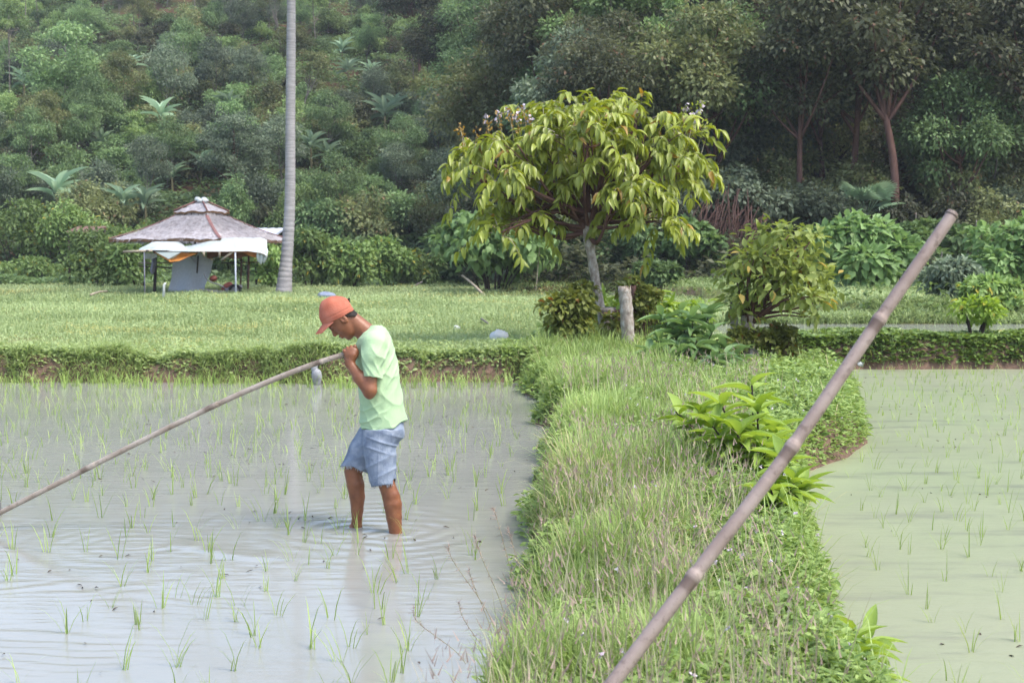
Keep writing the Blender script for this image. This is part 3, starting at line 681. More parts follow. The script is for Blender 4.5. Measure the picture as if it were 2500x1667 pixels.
for side, spots in (("l", [(1185, 290), (1215, 280), (1240, 270), (1260, 285), (1275, 268), (1290, 290), (1160, 320), (1120, 300), (1130, 330)]), ("r", [(1675, 265), (1690, 282), (1705, 270), (1715, 255), (1700, 295), (1725, 300), (1735, 310)])):
    A = Acc()
    for (a, b) in spots:
        e = loc(a, b, rnd(-.3, .3)); st = loc(a + (15 if side == "l" else -25), b + 75, 0); cv = curve([st, (st + e) / 2 + (0, 0, .05), e], 8); A.tube(cv, np.linspace(.007, .003, 8), 4, mi=1)
        m = 16; k = R.integers(3, 8, m); A.inst(LEAF, cv[k] + R.normal(size=(m, 3)) * .03, rdir(m) + (0, 0, .6), rdir(m), .06, .04, .95 if side == "l" else .6, 2)
        if b < 300:
            m = 9; A.inst(LEAF, cv[-1] + R.normal(size=(m, 3)) * (.025, .025, .045), rdir(m), rdir(m), .06, .05, .5, 0)
    A.obj("flower_cluster", [F_PETAL, F_DRY, F_TREE], root)

# stump, broken post and creepers round the foot of the tree
def stump(name, label, pts, rad, mat=B_TREE, cat="stump", jag=.06, Y=YT):
    w = [P(a, b, Y) for a, b in pts]; q = np.array([*w[0][:2], 0]); q[2] = float(terr(q[0], q[1])); loc_ = np.array(w) - q; loc_[0, 2] = min(loc_[0, 2], -.1)
    cv = curve(loc_, 22); A = Acc(); n = 14; A.tube(cv, np.interp(np.linspace(0, 1, 22), np.linspace(0, 1, len(rad)), rad) * (1 + .05 * np.sin(np.arange(22) * 1.7)), n)
    V = A.V[0]; V[-n:, 2] += R.uniform(-jag, jag, n); o = A.obj(name, mat); o.location = tuple(q); return tag(o, label, cat)
stump("tree_stump", "pale lichen covered broken stump standing right of the flowering tree", [(1537, 868), (1532, 800), (1528, 740), (1524, 705)], [.085, .105, .10, .10], Y=21.7)
stump("tree_stump", "thinner reddish stub against the right side of the pale stump", [(1550, 850), (1548, 780), (1546, 700)], [.05, .05, .045], B_RED, Y=22.25)
stump("tree_stump", "squat grey brown sawn stump at the foot of the flowering tree", [(1490, 850), (1486, 800), (1483, 752)], [.16, .14, .13], Y=22.5, jag=.02)
stump("tree_stump", "dark rotten reddish stump between the trunk and the pale stump", [(1510, 850), (1508, 790), (1508, 758)], [.10, .09, .08], B_RED, Y=22.4)
def clump(name, label, cat, px, py, Y, w, h, mat, L, W, n, tpl=LEAF, group=None, nb=10, z0=.15, depth=.7):
    q = np.array([*P(px, py, Y)[:2], 0]); q[2] = float(terr(q[0], q[1])); s = FPX / Y; r = w / 2 / s; H = h / s
    root = thing(name, label, cat, q, group); bl = []
    for i in range(nb):
        k = R.uniform(-.8, .8); z = H * R.uniform(z0, .85) * (1 - .4 * k * k); rr = r * R.uniform(.25, .4); bl.append((k * r, R.uniform(-.6, .6) * r * depth, z, rr, rr * depth, rr * .7))
    A = Acc(); blobs_leaves(A, bl, n, L, W, tpl, .3); A.obj("foliage", mat, root)
    A = Acc()
    for i in range(14):
        b = bl[i % nb]; A.tube(curve([(b[0] * .5, b[1] * .5, -.1), (b[0] * .8 + rnd(-.1, .1), b[1], b[2] * .6), b[:3]], 6), .006, 4, cap=False)
    A.obj("stem", B_RED, root); return root
clump("creeper", "dark trailing creeper heaped against the left of the flowering tree trunk", "creeper", 1425, 872, 21.9, 215, 165, F_VINE, .11, .075, 1900)
clump("creeper", "reddish creeper capping the top of the pale stump", "creeper", 1552, 850, 22.4, 80, 205, F_VINE, .10, .06, 420, z0=.75, nb=8)
clump("creeper", "creeper hanging down the right side of the pale stump", "creeper", 1582, 866, 22.2, 75, 190, F_VINE, .10, .07, 620, nb=8)
clump("leafy_plant", "light green broad leaved plant seen between the trunk and the pale stump", "plant", 1488, 770, 24.2, 120, 110, F_LIME, .26, .1, 200, BIG, z0=.4)
clump("leafy_plant", "light green plant behind the stump on its right", "plant", 1620, 800, 23.6, 210, 150, F_LIME, .24, .1, 340, BIG, z0=.2)
clump("leafy_plant", "green weeds in front of the light plant behind the trunk", "plant", 1400, 815, 24.5, 170, 60, F_HERB, .14, .08, 500, LEAF)

# ------------------------------------------------------------------ small bushy tree on stumps, right of the middle
YB = 19.4; q = np.array([*P(1828, 885, YB)[:2], 0]); q[2] = float(terr(q[0], q[1])); s = FPX / YB
root = thing("small_tree", "small bushy tree with yellowish leaves resprouting from a thick pale stump", "tree", q)
def loc(px, py, dy=0.0): return P(px, py, YB + dy) - q
A = Acc(); tp = curve([loc(1832, 900), loc(1830, 860), loc(1826, 815), loc(1824, 770)], 14); A.tube(tp, np.linspace(.125, .085, 14) * (1 + .08 * np.sin(np.arange(14) * 2.1)), 12)
LB = []
for a, b, ra, rb in [(1885, 580, 55, 28), (1930, 575, 50, 22), (1840, 635, 50, 30), (1900, 640, 60, 36), (1965, 640, 45, 30), (1795, 665, 35, 22), (1850, 690, 60, 30), (1925, 690, 70, 34), (2005, 690, 35, 26), (2020, 725, 25, 20), (1830, 725, 40, 24), (1965, 730, 45, 24), (1995, 580, 25, 14), (1795, 740, 22, 26), (1812, 775, 24, 22), (1972, 775, 14, 22)]:
    for k in range(2): LB.append((*loc(a + rnd(-10, 10), b, rnd(-.4, .35)), ra / s, ra / s * .8, rb / s))
for b in LB: A.tube(curve([tp[-1 - R.integers(0, 4)], (tp[-1] + np.array(b[:3])) / 2 + R.normal(size=3) * .05 + (0, 0, .05), b[:3]], 7), np.linspace(.024, .006, 7), 5, mi=1)
A.obj("trunk", [B_TREE, B_RED], root); A = Acc(); blobs_leaves(A, LB, 1500, .145, .075, LEAF, .35, inner=.35, fuzz=.8, wither=.02); A.obj("crown", F_TREE2, root)
stump("tree_stump", "thin pale stump left of the small bushy tree", [(1797, 850), (1793, 800), (1790, 745)], [.06, .055, .045], Y=19.6)
clump("creeper", "brown tangle of vine hanging between the two stumps of the small bushy tree", "creeper", 1812, 800, 19.2, 90, 110, F_VINE, .10, .06, 500, z0=.55)
clump("creeper", "weedy reddish creeper at the right foot of the small bushy tree", "creeper", 1885, 905, 19.3, 130, 110, F_VINE, .10, .06, 650)

# ------------------------------------------------------------------ big leaved plants on the bund
def whorl_plant(label, base, stems, mat, L, W, nl, group=None, stem_mat=B_DARK, name="broad_leaf_plant"):
    """stems: tips (px,py,dy) reached from the base; each carries a spiral of long arching leaves"""
    q = np.array(base, float); q[2] = float(terr(q[0], q[1])); root = thing(name, label, "plant", q, group); A = Acc(); B = Acc()
    for (px, py, dy) in stems:
        e = P(px, py, q[1] + dy) - q; cv = curve([(e[0] * .15, e[1] * .2, -.1), (e[0] * .55, e[1] * .6, e[2] * .5), e], 14); A.tube(cv, np.linspace(.012, .006, 14), 6)
        m = nl; t = np.sort(R.uniform(.45, 1, m)); k = np.clip((t * 13).astype(int), 0, 13); a = np.arange(m) * 2.4 + R.uniform(0, 6)
        el = np.interp(t, [.45, .9, 1], [-.1, .7, 1.6]) + R.uniform(-.2, .2, m)
        ax = np.stack([np.cos(a), np.sin(a), el], -1); nr = np.stack([-np.cos(a), -np.sin(a), 1 / (np.abs(el) + .3)], -1)
        B.inst(BIG, cv[k], ax, nr, L * R.uniform(.65, 1.1, m), W * R.uniform(.75, 1.1, m), R.uniform(.1, .85, m))
    A.obj("stem", stem_mat, root); B.obj("foliage", mat, root); return root
b = G(1850, 1200, .3)
whorl_plant("bright lime plant with long broad leaves on the bund behind the near pole", b, [(1835, 930, .3), (1760, 985, .0), (1700, 995, .2), (1850, 1000, -.2), (1800, 1060, -.3), (1890, 1050, .1), (1740, 1040, -.2), (1650, 1005, .5), (1870, 1090, -.3), (1900, 1110, 0)], F_LIME, .25, .078, 17)
whorl_plant("lower lime plant with wilting leaves under the near pole", G(1905, 1290, .3), [(1910, 1120, .1), (1940, 1170, 0), (1880, 1190, -.1), (1960, 1200, .1)], F_LIME, .23, .07, 13)
b = P(1690, 905, 18.6)
whorl_plant("dark glossy broad leaved plant between the two tree stumps", b, [(1690, 775, 0), (1640, 800, .2), (1740, 810, -.2), (1600, 830, .1), (1700, 830, -.4), (1770, 850, -.3), (1660, 850, -.3), (1800, 870, -.4), (1610, 770, .4), (1660, 745, .5), (1730, 770, .3), (1580, 860, -.2), (1630, 880, -.4)], F_DARKBIG, .40, .13, 13)
whorl_plant("bluish broad leaved plant at the right of the dark glossy one", P(1775, 925, 17.5), [(1770, 860, 0), (1800, 880, .2), (1740, 880, -.2), (1790, 905, -.3)], F_DARKBIG, .32, .11, 11)
whorl_plant("lime green plant in the lower right corner of the bund", G(2110, 1640, .15), [(2085, 1530, .1), (2120, 1560, 0), (2060, 1580, -.1), (2130, 1610, .1)], F_LIME, .19, .055, 9)

# ------------------------------------------------------------------ thatched hut
YHUT = 50.0; hs_ = FPX / YHUT; HB = float(terr(P(495, 717, YHUT)[0], YHUT))
HC = np.array([float(P(495, 700, YHUT)[0]), YHUT, HB])
M_THATCH = surf("thatch", [(.25, (.30, .26, .25)), (.5, (.56, .52, .53)), (.75, (.74, .70, .72))], 7, .95, .05, .8, 26, (1, 1, 1), bdist=.05)
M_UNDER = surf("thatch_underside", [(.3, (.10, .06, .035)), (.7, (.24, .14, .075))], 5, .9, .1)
M_STRIP = surf("red_strip", [(.3, (.22, .10, .09)), (.7, (.36, .19, .17))], 6, .7, .2)
M_WOODD = surf("dark_wood", [(.3, (.025, .02, .02)), (.7, (.08, .06, .05))], 6, .8, .2)
M_WOODB = surf("brown_wood", [(.3, (.10, .055, .035)), (.7, (.2, .12, .08))], 6, .8, .2)
M_BAMP = surf("pale_bamboo", [(.3, (.38, .31, .22)), (.7, (.55, .47, .36))], 6, .6, .3)
M_PLAST = surf("white_plastic", [(.3, (.62, .66, .66)), (.7, (.8, .83, .83))], 3, .5, .4, .25, 6)
M_TARP = surf("white_tarpaulin", [(.25, (.40, .41, .37)), (.42, (.57, .64, .63)), (.7, (.70, .76, .75))], 1.4, .5, .35, .35, 5, bdist=.04)
M_ORANGE = surf("orange_tarpaulin", [(.3, (.45, .14, .03)), (.7, (.68, .30, .06))], 3, .6, .3)
M_GREYSHEET = surf("grey_woven_sheet", [(.3, (.52, .58, .68)), (.7, (.72, .78, .88))], 26, .7, .2, .2, 60)
M_CLOTH = surf("grey_cloth", [(.3, (.16, .17, .22)), (.7, (.36, .36, .42))], 9, .9, .1)
hut = thing("thatched_hut", "open sided hut with a two tiered grey thatched roof at the edge of the meadow", "hut", HC)
ZE, RE = 2.33 - HB, 3.18; PH = math.radians(23)
def corner(k, r): a = PH + k * math.pi / 2; return np.array([r * math.cos(a), r * math.sin(a), 0])
def pyramid(A, z0, r0, z1, r1, thick, sag, nn=18, mi_top=0, mi_un=1):
    for k in range(4):
        rows = []
        for t in np.linspace(0, 1, 14):
            r = r0 + (r1 - r0) * t; z = z0 + (z1 - z0) * t - sag * math.sin(math.pi * t)
            a, b = corner(k, r), corner(k + 1, r); w = np.linspace(0, 1, nn)[:, None]
            row = a * (1 - w) + b * w; row[:, 2] = z + .025 * vnoise(np.arange(nn) * 1.3 + k * 9, t * 9 + 0 * np.arange(nn)); rows.append(row)
        T = np.array(rows); T[0, 1:-1, 2] += R.uniform(-.04, .03, nn - 2)
        A.grid(T, flip=True, mi=mi_top); U = T.copy(); U[..., 2] -= thick; A.grid(U, mi=mi_un)
        A.grid(np.stack([T[0], U[0]]), mi=mi_un)
def fringe(A, z0, r0, n):
    for k in range(4):
        w = R.random(n)[:, None]; p = corner(k, r0) * (1 - w) + corner(k + 1, r0) * w; p[:, 2] = z0 + R.uniform(-.05, .03, n)
        d = unit(p * (1, 1, 0)) ; A.inst(TRI, p - d * .08, d * .8 + UP * -.9 + R.normal(size=(n, 3)) * .15, np.tile(UP, (n, 1)) + d, R.uniform(.1, .22, n), .05)
A = Acc(); pyramid(A, ZE, RE, 3.18 - HB, .85, .10, .07); fringe(A, ZE, RE, 260)
for k in range(4):       # loose straw lying down the slope
    n = 900; t = R.random(n) ** .7; w = R.uniform(.02, .98, n)[:, None]; r = (RE + (.85 - RE) * t)[:, None]
    p = (corner(k, 1) * (1 - w) + corner(k + 1, 1) * w) * r; p[:, 2] = ZE + (3.18 - HB - ZE) * t - .07 * np.sin(math.pi * t) + .03
    d = unit((corner(k, 1) + corner(k + 1, 1))); A.inst(TRI, p, d * np.ones((n, 1)) - UP * .34 + R.normal(size=(n, 3)) * .1, np.tile(UP, (n, 1)), R.uniform(.15, .4, n), .03)
ro = A.obj("roof", [M_THATCH, M_UNDER], hut, smooth=False)
A = Acc(); pyramid(A, 3.30 - HB, .98, 3.70 - HB, .06, .07, .02, 10); fringe(A, 3.30 - HB, .98, 110); A.obj("top_roof", [M_THATCH, M_UNDER], hut, smooth=False)
A = Acc()
for k in range(4): A.tube([corner(k, .72) + (0, 0, 3.0 - HB), corner(k, .72) + (0, 0, 3.34 - HB)], .035, 6)
A.grid(np.array([[corner(k, .62) + (0, 0, zz) for k in (0, 1, 2, 3, 4)] for zz in (3.1 - HB, 3.32 - HB)])); A.obj("roof_neck", M_UNDER, hut)
for k in range(4):
    w = .06; a, b = corner(k, RE * .995), corner(k, .84); tt = np.linspace(0, 1, 9)[:, None]; ln = a * (1 - tt) + b * tt
    ln[:, 2] = ZE + (3.18 - HB - ZE) * tt[:, 0] - .07 * np.sin(math.pi * tt[:, 0]) + .05; sd = unit(np.cross(unit(b - a), UP)) * w
    A = Acc(); A.grid(np.stack([ln - sd - UP * .03, ln, ln + sd - UP * .03])); A.obj("hip_strip", M_STRIP, hut)
    A = Acc(); A.tube([corner(k, .97) + (0, 0, 3.335 - HB), corner(k, .12) + (0, 0, 3.70 - HB)], .03, 5); A.obj("hip_strip", M_STRIP, hut)
A = Acc()
for i in range(7):
    a = i * .9; blp = np.array([.13 * math.cos(a), .13 * math.sin(a), 3.70 - HB + .03 * math.sin(i * 2)]); th_ = np.linspace(0, math.pi, 6); 
    A.tube(np.array([blp + (0, 0, -.05), blp + (0, 0, .0), blp + (.02, 0, .05), blp + (.03, 0, .08)]), [.1, .13, .1, .03], 8)
A.obj("ridge_cap", M_PLAST, hut)
for (px, y0, y1, Y, r, m) in ((378, 600, 708, 49.2, .055, M_WOODD), (482, 590, 720, 52.3, .045, M_WOODD), (606, 590, 706, 50.8, .035, M_WOODB), (588, 590, 700, 51.8, .03, M_WOODB)):
    a, b = P(px, y0, Y) - HC, P(px - 2, y1, Y) - HC; b[2] = float(terr(b[0] + HC[0], Y)) - HB - .1
    A = Acc(); A.tube(curve([b, (a + b) / 2 + (.03, 0, 0), a], 8), r, 8); A.obj("post", m, hut)
for (a, b, m, r) in (((338, 642, 49.0), (425, 642, 49.6), M_BAMP, .025), ((355, 590, 49.3), (485, 588, 48.2), M_BAMP, .04), ((340, 650, 49), (440, 655, 52), M_WOODB, .025), ((540, 642, 51), (640, 640, 50.5), M_WOODB, .02)):
    A = Acc(); A.tube([P(*a) - HC, P(*b) - HC], r, 7); A.obj("rail", m, hut)
# grey wall sheet, flared at the foot
Wt = np.zeros((16, 14, 3))
for i, v in enumerate(np.linspace(0, 1, 16)):
    xl = np.interp(v, [0, .15, .6, 1], [428, 422, 419, 408]); xr = np.interp(v, [0, .12, .2, .5, .8, 1], [488, 502, 520, 514, 500, 498]); 
    for j, u in enumerate(np.linspace(0, 1, 14)):
        yt = 614 + (12 if u > .6 else 0) - (10 if u > .92 else 0); Wt[i, j] = P(xl + (xr - xl) * u, yt + (718 - yt) * v, 49.3 + .06 * math.sin(u * 9) + .1 * v) - HC
A = Acc(); A.grid(Wt); B2 = Wt.copy(); B2[..., 1] += .015; A.grid(B2, flip=True); A.obj("wall_panel", M_GREYSHEET, hut)
A = Acc(); A.tube([P(484, 624, 49.15) - HC, P(481, 667, 49.1) - HC], .03, 6); A.obj("hanging_stick", M_WOODD, hut)
# orange sheet hung under the far side of the roof
Oc = np.array([[P(505 + 130 * u, np.interp(v, [0, 1], [598, 634 - 8 * abs(math.sin(u * 6))]), 50.6 + .08 * math.sin(u * 12)) for u in np.linspace(0, 1, 16)] for v in np.linspace(0, 1, 5)])
A = Acc(); A.grid(Oc); O2 = Oc + (0, .012, 0); A.grid(O2, flip=True); tag(A.obj("orange_sheet", surf("orange_cloth", [(.3, (.22, .085, .025)), (.7, (.42, .2, .07))], 4)), "orange brown cloth hanging in the shade under the right of the hut roof", "cloth")
# white tarpaulin stretched as an awning
tarp = thing("tarpaulin_awning", "white tarpaulin with an orange lining stretched over poles in front of the hut", "awning", (HC[0], 46.6, HB)); TO = np.array([HC[0], 46.6, HB])
nu, nv = 40, 12; T = np.zeros((nv, nu, 3))
for j, u in enumerate(np.linspace(0, 1, nu)):
    x = 340 + 312 * u
    ytop = np.interp(x, [340, 375, 440, 452, 470, 510, 560, 640, 652], [607, 590, 590, 601, 598, 585, 581, 581, 586])
    ybot = np.interp(x, [340, 460, 560, 605, 640, 652], [612, 614, 614, 613, 618, 625])
    for i, v in enumerate(np.linspace(0, 1, nv)):
        Yd = (min(float(np.interp(x, [287, 582, 692], [48.76, 47.08, 51.24])), 47.9) - .15) * (1 - v) + float(np.interp(x, [300, 655], [46.9, 46.4])) * v
        T[i, j] = P(x, ytop + (ybot - ytop) * v + 1.2 * math.sin(u * 17 + v * 3) * (1 - abs(2 * v - 1)), Yd) - TO
A = Acc(); A.grid(T, flip=True); T2 = T - (0, 0, .012); A.grid(T2, mi=1); A.obj("sheet", [M_TARP, M_ORANGE], tarp)
def flap(pts, mi, Y, nm, mats):
    V = [P(a, b, Y + .06 * math.sin(a * .21)) - TO for a, b in pts]; A = Acc(); n = len(V); A.add(V, [tuple(range(n))], mi=0)
    A.add([v + np.array((0, .014, 0)) for v in V], [tuple(range(n))[::-1]], mi=0); A.obj(nm, mats, tarp, smooth=False)
flap([(378, 614.5), (395, 624), (411, 632), (425, 630), (441, 616), (440, 614.5)], 0, 46.5, "flap", M_TARP)
flap([(374, 615), (380, 616), (412, 633), (424, 631), (442, 616.5), (483, 618.5), (460, 627), (438, 637), (424, 641), (414, 639.5), (396, 628)], 0, 46.52, "orange_lining", M_ORANGE)
flap([(588, 613), (626, 612), (630, 616), (628, 630), (612, 626)], 0, 46.7, "orange_lining", M_ORANGE)
flap([(350, 617), (382, 619), (384, 628), (368, 633), (356, 632)], 0, 47.4, "flap", M_GREYSHEET)
A = Acc(); v = np.linspace(0, 1, 9)
for k in range(5): A.tube(curve([P(634 + 4 * k, 606, 46.6 + .05 * k) - TO, P(630 + 5 * k, 622, 46.55 + .06 * (k % 2)) - TO, P(631 + 3 * k, 640 + 3 * (k % 3), 46.6) - TO], 8), [.03, .05, .06, .05, .06, .05, .04, .02], 7)
A.obj("hanging_end", M_TARP, tarp)
for a, b, r in (((301, 615, 46.6), (372, 612, 46.55), .04), ((356, 612.5, 46.5), (560, 614, 47.6), .025)):
    A = Acc(); A.tube([P(*a) - TO, P(*b) - TO], r, 7); A.obj("pole", M_BAMP if r > .03 else M_WOODD, tarp)
for (a, b) in (((497, 614), (498, 627)), ((536, 614), (536, 629)), ((569, 614), (541, 635))):
    A = Acc(); A.tube([P(*a, 46.6) - TO, P(*b, 46.65) - TO], .04, 6); A.obj("strut", M_BAMP, tarp)
for px, py0 in ((574.5, 614), (352, 616)):
    a = P(px, py0, 46.55) - TO; b = a.copy(); b[2] = -.2; A = Acc(); A.tube([a, b], .028 if px > 500 else .02, 7); A.obj("post", M_GREYSHEET if px > 500 else M_CLOTH, tarp)
A = Acc(); V = np.array([[P(368 + 12 * u + 2 * math.sin(v * 5), 632 + 40 * v * (1 - .5 * abs(u - .5)), 49.05 - .06 * math.sin(u * 5)) for u in np.linspace(0, 1, 7)] for v in np.linspace(0, 1, 9)]); A.grid(V); A.grid(V + (0, .02, 0), flip=True)
tag(A.obj("hanging_cloth", M_CLOTH), "grey cloth bundled over the dark left post of the hut", "cloth")
q = hit(399, 731); A = Acc(); A.tube([(0, 0, -.1), (.03, 0, .45), (.08, 0, .5)], [.045, .04, .03], 8); o = tag(A.obj("plastic_post", M_PLAST), "short white plastic pipe stuck in the grass in front of the hut", "pipe"); o.location = tuple(q)
A = Acc(); gx_, gy_ = np.meshgrid(np.linspace(-1.6, 1.6, 24), np.linspace(-.5, .5, 8), indexing='ij'); c = P(480, 722, 48.6)
A.grid(np.stack([gx_ + c[0], gy_ + c[1], terr(gx_ + c[0], gy_ + c[1]) + .05 - .06 * (gx_ / 1.6) ** 2 - .14 * gy_ ** 2], -1)); tag(A.obj("bare_earth", surf("bare_earth", [(.3, (.13, .09, .07)), (.7, (.24, .17, .135))], 5, .95, .1)), kind='structure')
# two wheel tractor parked in front of the hut
t0 = P(555, 724, 48.0); t0[2] = float(terr(t0[0], 48.0)); tr = thing("hand_tractor", "red two wheeled hand tractor with long handlebars standing by the hut", "tractor", t0)
M_RED = surf("red_paint", [(.3, (.25, .05, .035)), (.7, (.36, .10, .07))], 8, .5, .4); M_STEEL = surf("grey_steel", [(.3, (.24, .24, .26)), (.7, (.4, .4, .43))], 8, .5, .4); M_RUB = surf("black_rubber", [(.3, (.015, .015, .016)), (.7, (.04, .035, .035))], 12, .8, .2)
def tl(px, py, dy=0.): return P(px, py - 5, 48.0 + dy) - t0
A = Acc(); A.box(tl(570, 712), (.5, .4, .28), 0, .08); A.box(tl(583, 706), (.2, .3, .1), 0, .2); A.tube([tl(560, 716, -.22), tl(560, 716, .1)], .1, 12); A.obj("engine", M_STEEL, tr)
A = Acc(); A.tube(curve([tl(547, 708, -.12), tl(556, 702, -.14), tl(568, 699, -.12)], 8), [.05, .09, .1, .1, .1, .1, .09, .05], 8); A.box(tl(551, 712), (.25, .3, .22), 0, -.4); A.obj("belt_guard", M_RED, tr)
A = Acc(); A.box(tl(521, 685), (.22, .24, .2), 0, .3, chamfer=.3); A.obj("fuel_tank", M_RED, tr)
A = Acc()
for dy in (-.2, .2): A.tube(curve([tl(560, 714, dy), tl(535, 700, dy), tl(515, 694, dy), tl(503, 684, dy * 1.3), tl(498, 672, dy * 1.5)], 14), .022, 6)
A.obj("handlebar", M_STEEL, tr)
for dy in (-.28, .28):
    c = tl(574, 719, dy); a = np.linspace(0, 2 * math.pi, 21); w = Acc(); w.tube(np.stack([c[0] + .19 * np.cos(a), 0 * a + c[1], c[2] + .05 + .19 * np.sin(a)], -1), .05, 8, cap=False)
    for k in range(3): w.tube([c + (.17 * math.cos(k * 1.05), 0, .05 + .17 * math.sin(k * 1.05)), c + (-.17 * math.cos(k * 1.05), 0, .05 - .17 * math.sin(k * 1.05))], .018, 5, mi=1)
    w.obj("wheel", [M_RUB, M_STEEL], tr)
q = P(518, 724, 47.4); A = Acc(); A.box((0, 0, .1), (.85, .16, .1), .1, -.12); o = tag(A.obj("timber_beam", surf("grey_timber", [(.3, (.22, .20, .20)), (.7, (.38, .35, .35))], 6, .9)), "grey timber beam lying on the grass beside the tractor", "beam"); o.location = (q[0], q[1], float(terr(q[0], q[1])))
# roofs half hidden behind
def lowroof(px, py, Y, w, d, h, m, lb, slope):
    c = P(px, py, Y); s = FPX / Y; g = float(terr(c[0], Y)); rt = thing("shed", lb, "shed", (c[0], Y, g)); zt = c[2] - g; W_, = (w / s / 2,)
    A = Acc(); u = np.linspace(-W_, W_, 12); rows = [[(x, -d / 2 + d * k / 5, zt + slope * k / 5 * d + .015 * math.sin(i * 2.2)) for i, x in enumerate(u)] for k in range(6)]
    Tt = np.array(rows); A.grid(Tt, flip=True); A.grid(Tt - (0, 0, .06)); A.grid(np.stack([Tt[0], Tt[0] - (0, 0, .06)])); A.obj("roof", m, rt)
    for x in (-W_ * .9, W_ * .9):
        for yy in (-d * .4, d * .4): A = Acc(); A.tube([(x, yy, -.3), (x, yy, zt + slope * (yy + d / 2) - .05)], .05, 6); A.obj("post", M_WOODD, rt)
lowroof(648, 572, 56.0, 74, 2.2, .4, M_GREYSHEET, "shed with a grey sheet roof half hidden behind the hut and the palm trunk", .12)
lowroof(212, 566, 60.0, 70, 1.8, .3, surf("rusty_roof", [(.3, (.14, .07, .05)), (.7, (.30, .18, .14))], 6, .8), "small shed with a rusty brown roof among the shrubs left of the hut", .14)

# ------------------------------------------------------------------ odds and ends lying on the meadow
def stick(name, label, a, b, r, m=B_PALE, cat="stick"):
    A = Acc(); qa, qb = np.array(a), np.array(b); A.tube(curve([qa, (qa + qb) / 2 + (0, 0, .03), qb], 8) - qa, np.linspace(r, r * .8, 8), 7); o = A.obj(name, m); o.location = tuple(qa); return tag(o, label, cat)
g = lambda px, py, up=0.: hit(px, py) + (0, 0, up)
e = g(1183, 722); stick("bamboo_stick", "pale bamboo stick propped up in front of the stemmy shrub", e, P(1128, 672, e[1] + .8), .045, M_BAMP)
e = g(1006, 704); stick("bamboo_stick", "short grey stick leaning at the edge of the bright shrubs", e, P(1031, 688, e[1] + .3), .04)
e = g(222, 729); stick("bamboo_stick", "pale stick lying flat in the grass left of the hut", e + (0, 0, .12), g(262, 721, .14), .035, M_BAMP)
e = g(1308, 715); stick("bamboo_stick", "thin upright cane left of the flowering tree trunk", e, P(1318, 600, e[1]), .014, M_BAMP, "cane")
e = g(1175, 790); stick("bamboo_stick", "weathered stick lying in the grass above the white sack", e + (0, 0, .1), P(1212, 812, e[1] - 1.6), .02)
def lump(name, label, cat, px, py, w, h, m, n=5, dz=0.):
    q = hit(px, py); s = FPX / q[1]; A = Acc(); th = np.linspace(0, 2 * math.pi, 17); ph = np.linspace(0, math.pi, 11); Pt = np.zeros((11, 17, 3))
    for i, p in enumerate(ph):
        r = 1 + .22 * vnoise(np.cos(th) * 2 + 7 + px, np.sin(th) * 2 + p * 2.2); Pt[i] = np.stack([r * np.sin(p) * np.cos(th) * w / s / 2, r * np.sin(p) * np.sin(th) * w / s / 3, (r * np.cos(p) * .55 + .45) * h / s + dz], -1)
    Pt[:, -1] = Pt[:, 0]; A.grid(Pt, flip=False); o = A.obj(name, m); o.location = tuple(q); return tag(o, label, cat)
lump("plastic_sack", "crumpled white plastic sack lying in the middle of the meadow", "sack", 1219, 836, 44, 30, M_PLAST)
lump("plastic_scrap", "small pale scrap in the grass left of the white sack", "litter", 1115, 807, 18, 12, M_PLAST)
lump("tarpaulin_bundle", "blue grey bundle of tarpaulin in the grass above the man's cap", "tarpaulin", 797, 729, 42, 16, surf("blue_tarp", [(.3, (.20, .24, .34)), (.7, (.34, .39, .5))], 6, .6))
lump("plastic_bag", "white plastic bag caught in the shrubs left of the flowering tree", "bag", 1103, 565, 36, 34, M_PLAST, dz=.55)
lump("plastic_scrap", "small white scrap at the water's edge under the right bank", "litter", 2100, 901, 15, 11, M_PLAST)
q = G(773, 936, 0.02); s = FPX / q[1]; A = Acc()
A.tube(curve([(0, .05, -.02), (0, .03, .07), (0, .0, .13), (-.02, 0, .18), (-.03, .0, .2), (-.03, 0, .29)], 24), np.interp(np.linspace(0, 1, 24), [0, .25, .5, .62, .75, 1], [.05, .075, .07, .05, .045, .05]), 12)
o = tag(A.obj("plastic_jug", surf("grey_plastic", [(.3, (.28, .29, .31)), (.7, (.5, .51, .52))], 8, .5, .4)), "pale grey plastic jug standing in the water against the mud bank", "jug"); o.location = tuple(q)
